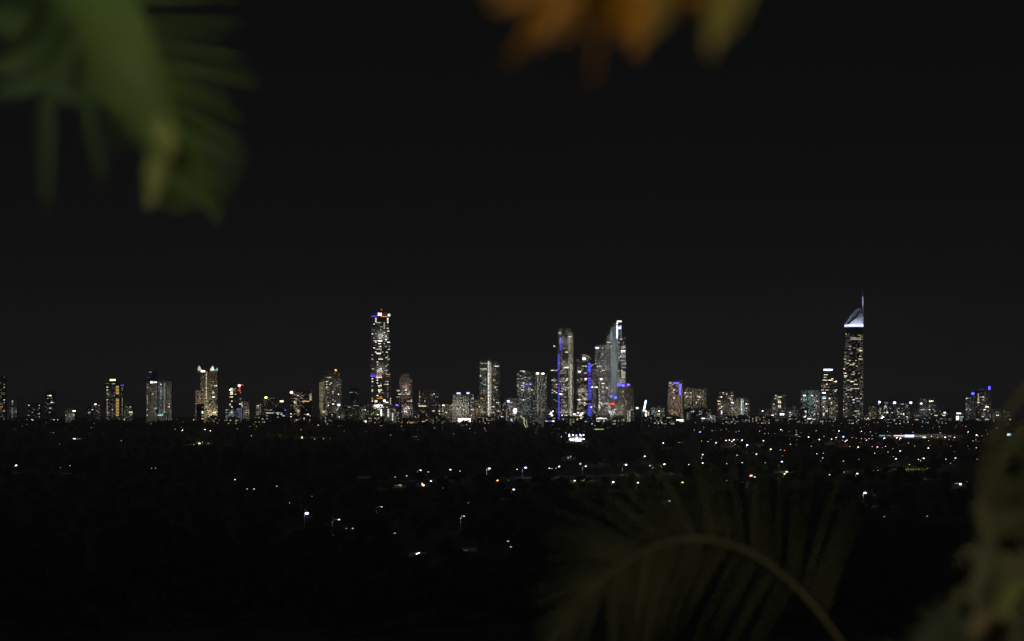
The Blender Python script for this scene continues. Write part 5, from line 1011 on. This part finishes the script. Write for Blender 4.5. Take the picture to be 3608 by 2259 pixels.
def spare(t, h, ang, L_, mat, seed, rise=.35):
    """a whole arching frond in world space, for the side of the crown the photograph leaves out"""
    r = random.Random(seed); c, s = math.cos(ang), math.sin(ang)
    W_ = smooth([(0, 0, h), (.35 * L_ * c, .35 * L_ * s, h + rise * L_), (.75 * L_ * c, .75 * L_ * s, h + rise * .7 * L_), (L_ * c, L_ * s, h - .1 * L_)], 40)
    mb = MB()
    for i in range(90):
        k = 6 + 33.5 * i / 90; j = int(k); p = W_[j]; tg = (W_[j + 1] - W_[j]).normalized(); sd = 1 if i % 2 else -1
        leaflet(mb, p, tg * .6 + Vector((-s, c, 0)) * sd, (0, 0, 1), L_ * .3 * math.sin(math.pi * (.12 + .8 * k / 40)), .022, .8)
    f = mb.build('frond', mat, t)
    mb = MB(); mb.tube(W_[::2], [.012 - .0004 * i for i in range(21)], 6); mb.build('rachis', GSTALK, f)

def ribbon(mb, o0, pts, width, lean=0.0, fold=.3, n=12):
    """a blade through (px, py, D) points, widest a third of the way up, facing the viewer and turned by lean"""
    W_ = smooth([P(*q) for q in pts], n); v0 = len(mb.v)
    for i, p in enumerate(W_):
        t = i / n
        tg = (W_[min(i + 1, n)] - W_[max(i - 1, 0)]).normalized()
        nn = Vector((math.sin(lean), -math.cos(lean), .25)); nn = (nn - tg * nn.dot(tg)).normalized(); s_ = tg.cross(nn)
        wd = width * .5 * min(1, .45 + t * 3) * (1 - t ** 2.2) ** .8 + .0004
        p = p - o0
        mb.v += [tuple(p - s_ * wd + nn * wd * fold), tuple(p), tuple(p + s_ * wd + nn * wd * fold)]
        if i:
            q = v0 + i * 3
            mb.f += [(q - 3, q - 2, q + 1, q), (q - 2, q - 1, q + 2, q + 1)]
def blades(root, name, lst, mat):
    mb = MB()
    if 1 < len(lst) <= 3:
        for q in lst[1:]: blades(root, name, [q], mat)
        lst = lst[:1]
    for pts, wd, lean in lst: ribbon(mb, Vector(root.location) if root.parent is None else Vector(root.parent.location), pts, wd, lean)
    return mb.build(name, mat, root)

t, h = palm(-.78, 2.35, 101.0, 'green palm hanging its drooping frond into the top left corner')
YELLOW = leafy('frond_yellowing', (.22, .26, .08))
BRIGHT = leafy('frond_bright', (.1, .165, .042))
f = frond(t, [(-1090, -900, 2.35), (-500, -900, 2.45), (60, -560, 2.6), (330, -160, 2.75), (470, 150, 2.85), (560, 400, 2.9), (600, 540, 2.9), (585, 640, 2.9)], .010, .002,
      [(23, .45, .88, 16, -52, 460, 280, .0105, .1, .15), (9, .85, 1, -46, -88, 260, 130, .0125, .1, .1)], BRIGHT, GSTALK, 3)
blades(f, 'leaflet', [([(200, -150, 2.1), (330, 60, 2.1), (400, 330, 2.1), (440, 420, 2.1)], .04, .2), ([(300, -150, 2.1), (420, 100, 2.08), (480, 350, 2.08), (500, 520, 2.08)], .045, .1), ([(380, -60, 2.1), (490, 180, 2.08), (570, 420, 2.08), (590, 560, 2.08)], .034, -.2),
      ([(420, 150, 2.1), (520, 360, 2.08), (560, 560, 2.08), (540, 690, 2.08)], .034, .3), ([(500, 300, 2.1), (580, 480, 2.08), (620, 600, 2.08), (640, 690, 2.08)], .028, -.3), ([(560, 520, 2.12), (600, 620, 2.12), (615, 715, 2.12)], .024, .1), ([(540, 380, 2.1), (620, 520, 2.1), (690, 640, 2.1), (690, 690, 2.1)], .022, -.6)], BRIGHT)
blades(f, 'leaflet', [([(200, -200, 2.3), (160, 80, 2.3), (60, 200, 2.3), (-60, 260, 2.3)], .04, .9), ([(300, 0, 2.25), (230, 180, 2.25), (80, 300, 2.25), (-40, 330, 2.25)], .03, .7), ([(330, 120, 2.2), (290, 260, 2.2), (260, 330, 2.2), (150, 330, 2.2)], .03, .8), ([(150, 0, 2.3), (60, 60, 2.3), (-80, 90, 2.3)], .05, 1.0),
      ([(260, 200, 2.2), (170, 330, 2.2), (160, 520, 2.2), (165, 740, 2.2)], .016, .5), ([(320, 260, 2.2), (310, 420, 2.2), (345, 560, 2.2), (365, 660, 2.2)], .012, .6), ([(380, 250, 2.2), (400, 420, 2.2), (420, 540, 2.2)], .014, .6)], GREEN)
tag(blades(f, 'leaflet', [([(550, 430, 2.06), (585, 500, 2.05), (590, 560, 2.05)], .020, .1), ([(550, 560, 2.06), (545, 640, 2.05), (525, 745, 2.05)], .017, .1)], YELLOW), 'pale yellowing leaflet tips')
for q in ((2.6, .9), (3.6, 1.0), (4.6, .9), (1.2, .8)): spare(t, h, q[0], q[1], GREEN, int(q[0] * 10))
t, h = palm(.95, 1.75, 101.1, 'palm letting a dry orange frond hang across the top edge of the view')
f = frond(t, [(6500, -1800, 1.75), (5000, -2300, 1.6), (3700, -1500, 1.5), (2900, -600, 1.45), (2480, -330, 1.42), (2120, -290, 1.42), (1780, -290, 1.42), (1560, -300, 1.42)], .010, .002,
      [(8, .6, .85, -20, -40, 200, 180, .014, .2, .5)], DRY, STALK, 5, 'dry_frond')
blades(f, 'leaflet', [([(1960, -300, 1.42), (1860, -60, 1.42), (1735, 40, 1.42)], 0.0192, .2), ([(2010, -300, 1.42), (1950, 0, 1.42), (1880, 175, 1.42)], 0.0208, .1), ([(2060, -300, 1.42), (2030, -60, 1.42), (1990, 150, 1.42)], 0.0160, -.1), ([(2120, -300, 1.42), (2110, 0, 1.42), (2085, 300, 1.42)], 0.0072, .7), ([(2150, -300, 1.47), (2150, -80, 1.47), (2140, 90, 1.47)], .04, .25), ([(1990, -300, 1.47), (1960, -80, 1.47), (1930, 60, 1.47)], 0.0288, .3), ([(1900, -300, 1.46), (1880, -120, 1.46), (1850, 20, 1.46)], .03, .3), ([(2080, -300, 1.46), (2080, -100, 1.46), (2080, 60, 1.46)], 0.0272, .2), ([(2340, -300, 1.46), (2350, -100, 1.46), (2370, 30, 1.46)], 0.0272, .2), ([(2480, -300, 1.46), (2470, -100, 1.46), (2450, 40, 1.46)], .03, .3), ([(1780, -300, 1.46), (1740, -120, 1.46), (1700, -10, 1.46)], .03, .4),
      ([(2190, -300, 1.42), (2190, 0, 1.42), (2170, 130, 1.42)], 0.0176, .5), ([(2260, -300, 1.42), (2250, 0, 1.42), (2240, 200, 1.42)], 0.0272, 0), ([(1960, -200, 1.42), (1850, 100, 1.42), (1780, 230, 1.42)], 0.0088, .9), ([(2420, -300, 1.42), (2420, -80, 1.42), (2400, 60, 1.42)], 0.0176, .6)], DRY)
tag(blades(f, 'leaflet', [([(2330, -300, 1.42), (2330, -40, 1.42), (2310, 130, 1.42)], 0.0208, -.2), ([(2560, -300, 1.42), (2540, -20, 1.42), (2500, 200, 1.42)], 0.0224, 0), ([(2640, -300, 1.42), (2610, -40, 1.42), (2570, 120, 1.42)], 0.0160, -.2)], leafy('frond_half_dry', (.15, .125, .02))), 'olive-yellow leaflets not yet dry')
for q in ((.3, 1.1), (-.9, 1.0), (1.4, 1.0)): spare(t, h, q[0], q[1], GREEN, int(q[0] * 10) + 40)
t, h = palm(.78, 4.5, 99.15, 'dim olive palm arching a feathery frond across the lower right')
RACH = matte('arch_stalk', (.27, .235, .125), .6, .25, 20)
frond(t, [(3320, 2920, 4.5), (3050, 2400, 4.48), (2930, 2215, 4.44), (2840, 2105, 4.42), (2740, 2010, 4.40), (2630, 1940, 4.38), (2510, 1903, 4.36), (2390, 1903, 4.36), (2280, 1938, 4.38), (2180, 1998, 4.4), (2080, 2085, 4.4), (2000, 2190, 4.42)], .0043, .0012,
      [(14, .2, .55, 64, 106, 540, 420, .0085, .3, .5), (14, .53, .8, 102, 162, 410, 330, .0088, .25, .2), (10, .79, 1, 165, 235, 310, 190, .0095, .35, .15), (11, .3, .58, -118, -122, 360, 430, .0095, .35, .4), (15, .56, .86, -114, -88, 440, 380, .0125, .35, .15), (8, .84, 1, -112, -132, 360, 220, .012, .35, .15)], OLIVE, RACH, 8)
for q in ((.4, 1.1), (1.6, 1.2), (2.3, 1.0), (-.9, .9)): spare(t, h, q[0], q[1], OLIVE, int(q[0] * 10) + 70, .3)
t, h = palm(.6, 2.85, 99.35, 'blurred olive-brown palm crown rising at the right edge of the view')
f = frond(t, [(3640, 2900, 2.9), (3420, 2330, 2.84), (3470, 2215, 2.82), (3530, 2110, 2.82), (3518, 2005, 2.82), (3488, 1900, 2.82), (3462, 1780, 2.85), (3470, 1640, 2.9), (3512, 1520, 2.95), (3600, 1390, 3.0), (3720, 1300, 3.0)], .0075, .0035,
      [(6, .5, .75, 10, 40, 170, 190, .024, .5, .4)], OLIVE, matte('olive_stalk', (.14, .125, .055), .6, .3, 15), 11)
blades(f, 'leaflet', [([(3500, 2000, 2.8), (3440, 1945, 2.8), (3395, 1950, 2.8), (3365, 2000, 2.8)], .016, .2), ([(3490, 2150, 2.8), (3420, 2085, 2.8), (3360, 2110, 2.8), (3335, 2180, 2.8)], .02, .3), ([(3480, 1760, 2.85), (3500, 1640, 2.85), (3560, 1540, 2.85), (3640, 1480, 2.85)], .03, .6), ([(3500, 2210, 2.8), (3540, 2120, 2.8), (3600, 2090, 2.8)], .03, .1),
      ([(3460, 2330, 2.82), (3540, 2240, 2.82), (3640, 2200, 2.82)], .05, .4), ([(3420, 2330, 2.82), (3500, 2270, 2.82), (3600, 2270, 2.82)], .05, .4), ([(3560, 2120, 2.82), (3580, 2040, 2.82), (3640, 1990, 2.82)], .036, .2), ([(3470, 1980, 2.81), (3450, 1860, 2.81), (3425, 1760, 2.82)], .02, .5), ([(3490, 2040, 2.81), (3470, 1930, 2.81), (3455, 1830, 2.81)], .022, .3)], OLIVE)
rr_ = random.Random(3)
blades(f, 'leaflet', [([(x0, y0, 2.8), (x0 + dx * .5 - 6, y0 + ln * .5, 2.79), (x0 + dx, y0 + ln, 2.78)], rr_.uniform(.010, .017), rr_.uniform(-.1, .5)) for x0, y0, dx, ln in [(3455 + 17 * i + rr_.uniform(-8, 8), 1930 + 26 * (i % 4) + rr_.uniform(-20, 20), rr_.uniform(-50, 25), rr_.uniform(190, 320)) for i in range(11)]], leafy('frond_pale_olive', (.15, .155, .075)))
tag(blades(f, 'leaflet', [([(3510, 2180, 2.78), (3560, 2090, 2.78), (3625, 2050, 2.78)], .022, .2)], YELLOW), 'pale yellowed leaflet')
tag(blades(f, 'leaflet', [([(3400, 2320, 2.7), (3320, 2220, 2.7), (3230, 2150, 2.7)], .018, .3), ([(3400, 2320, 2.7), (3300, 2250, 2.7), (3200, 2215, 2.7)], .018, .2), ([(3410, 2320, 2.7), (3350, 2200, 2.7), (3290, 2110, 2.7)], .02, .3), ([(3420, 2320, 2.7), (3380, 2200, 2.7), (3340, 2120, 2.7)], .02, .2), ([(3400, 2320, 2.7), (3300, 2290, 2.7), (3180, 2265, 2.7)], .018, .1),
      ([(3530, 2000, 2.9), (3570, 1820, 2.9), (3640, 1560, 2.9)], .07, .55), ([(3560, 2000, 2.92), (3600, 1800, 2.92), (3650, 1640, 2.92)], .08, .5), ([(3540, 1700, 2.95), (3580, 1600, 2.95), (3660, 1500, 2.95)], .06, .6), ([(3580, 2020, 2.95), (3620, 1900, 2.95), (3700, 1800, 2.95)], .08, .5)], GREYG), 'grey-green broad leaflets')
mb = MB(); mb.tube([P(*q) - Vector(t.location) for q in ((3370, 2320, 2.74), (3420, 2235, 2.74), (3470, 2180, 2.74), (3500, 2150, 2.74))], [.012, .013, .010, .004], 10); mb.build('dry_sheath', matte('dry_sheath', (.14, .11, .055), .7, .3, 20), t)
spare(t, h, .2, .8, OLIVE, 91); spare(t, h, 1.3, .8, OLIVE, 92)
# the house lights behind the photographer that reach the palms
lamp('porch_light', None, (-.5, -.6, 101.3), 112, (1, .9, .7), soft=.12)
lamp('foliage_light', None, (1.0, .2, 100.8), 12, (1, .72, .4), soft=.1)
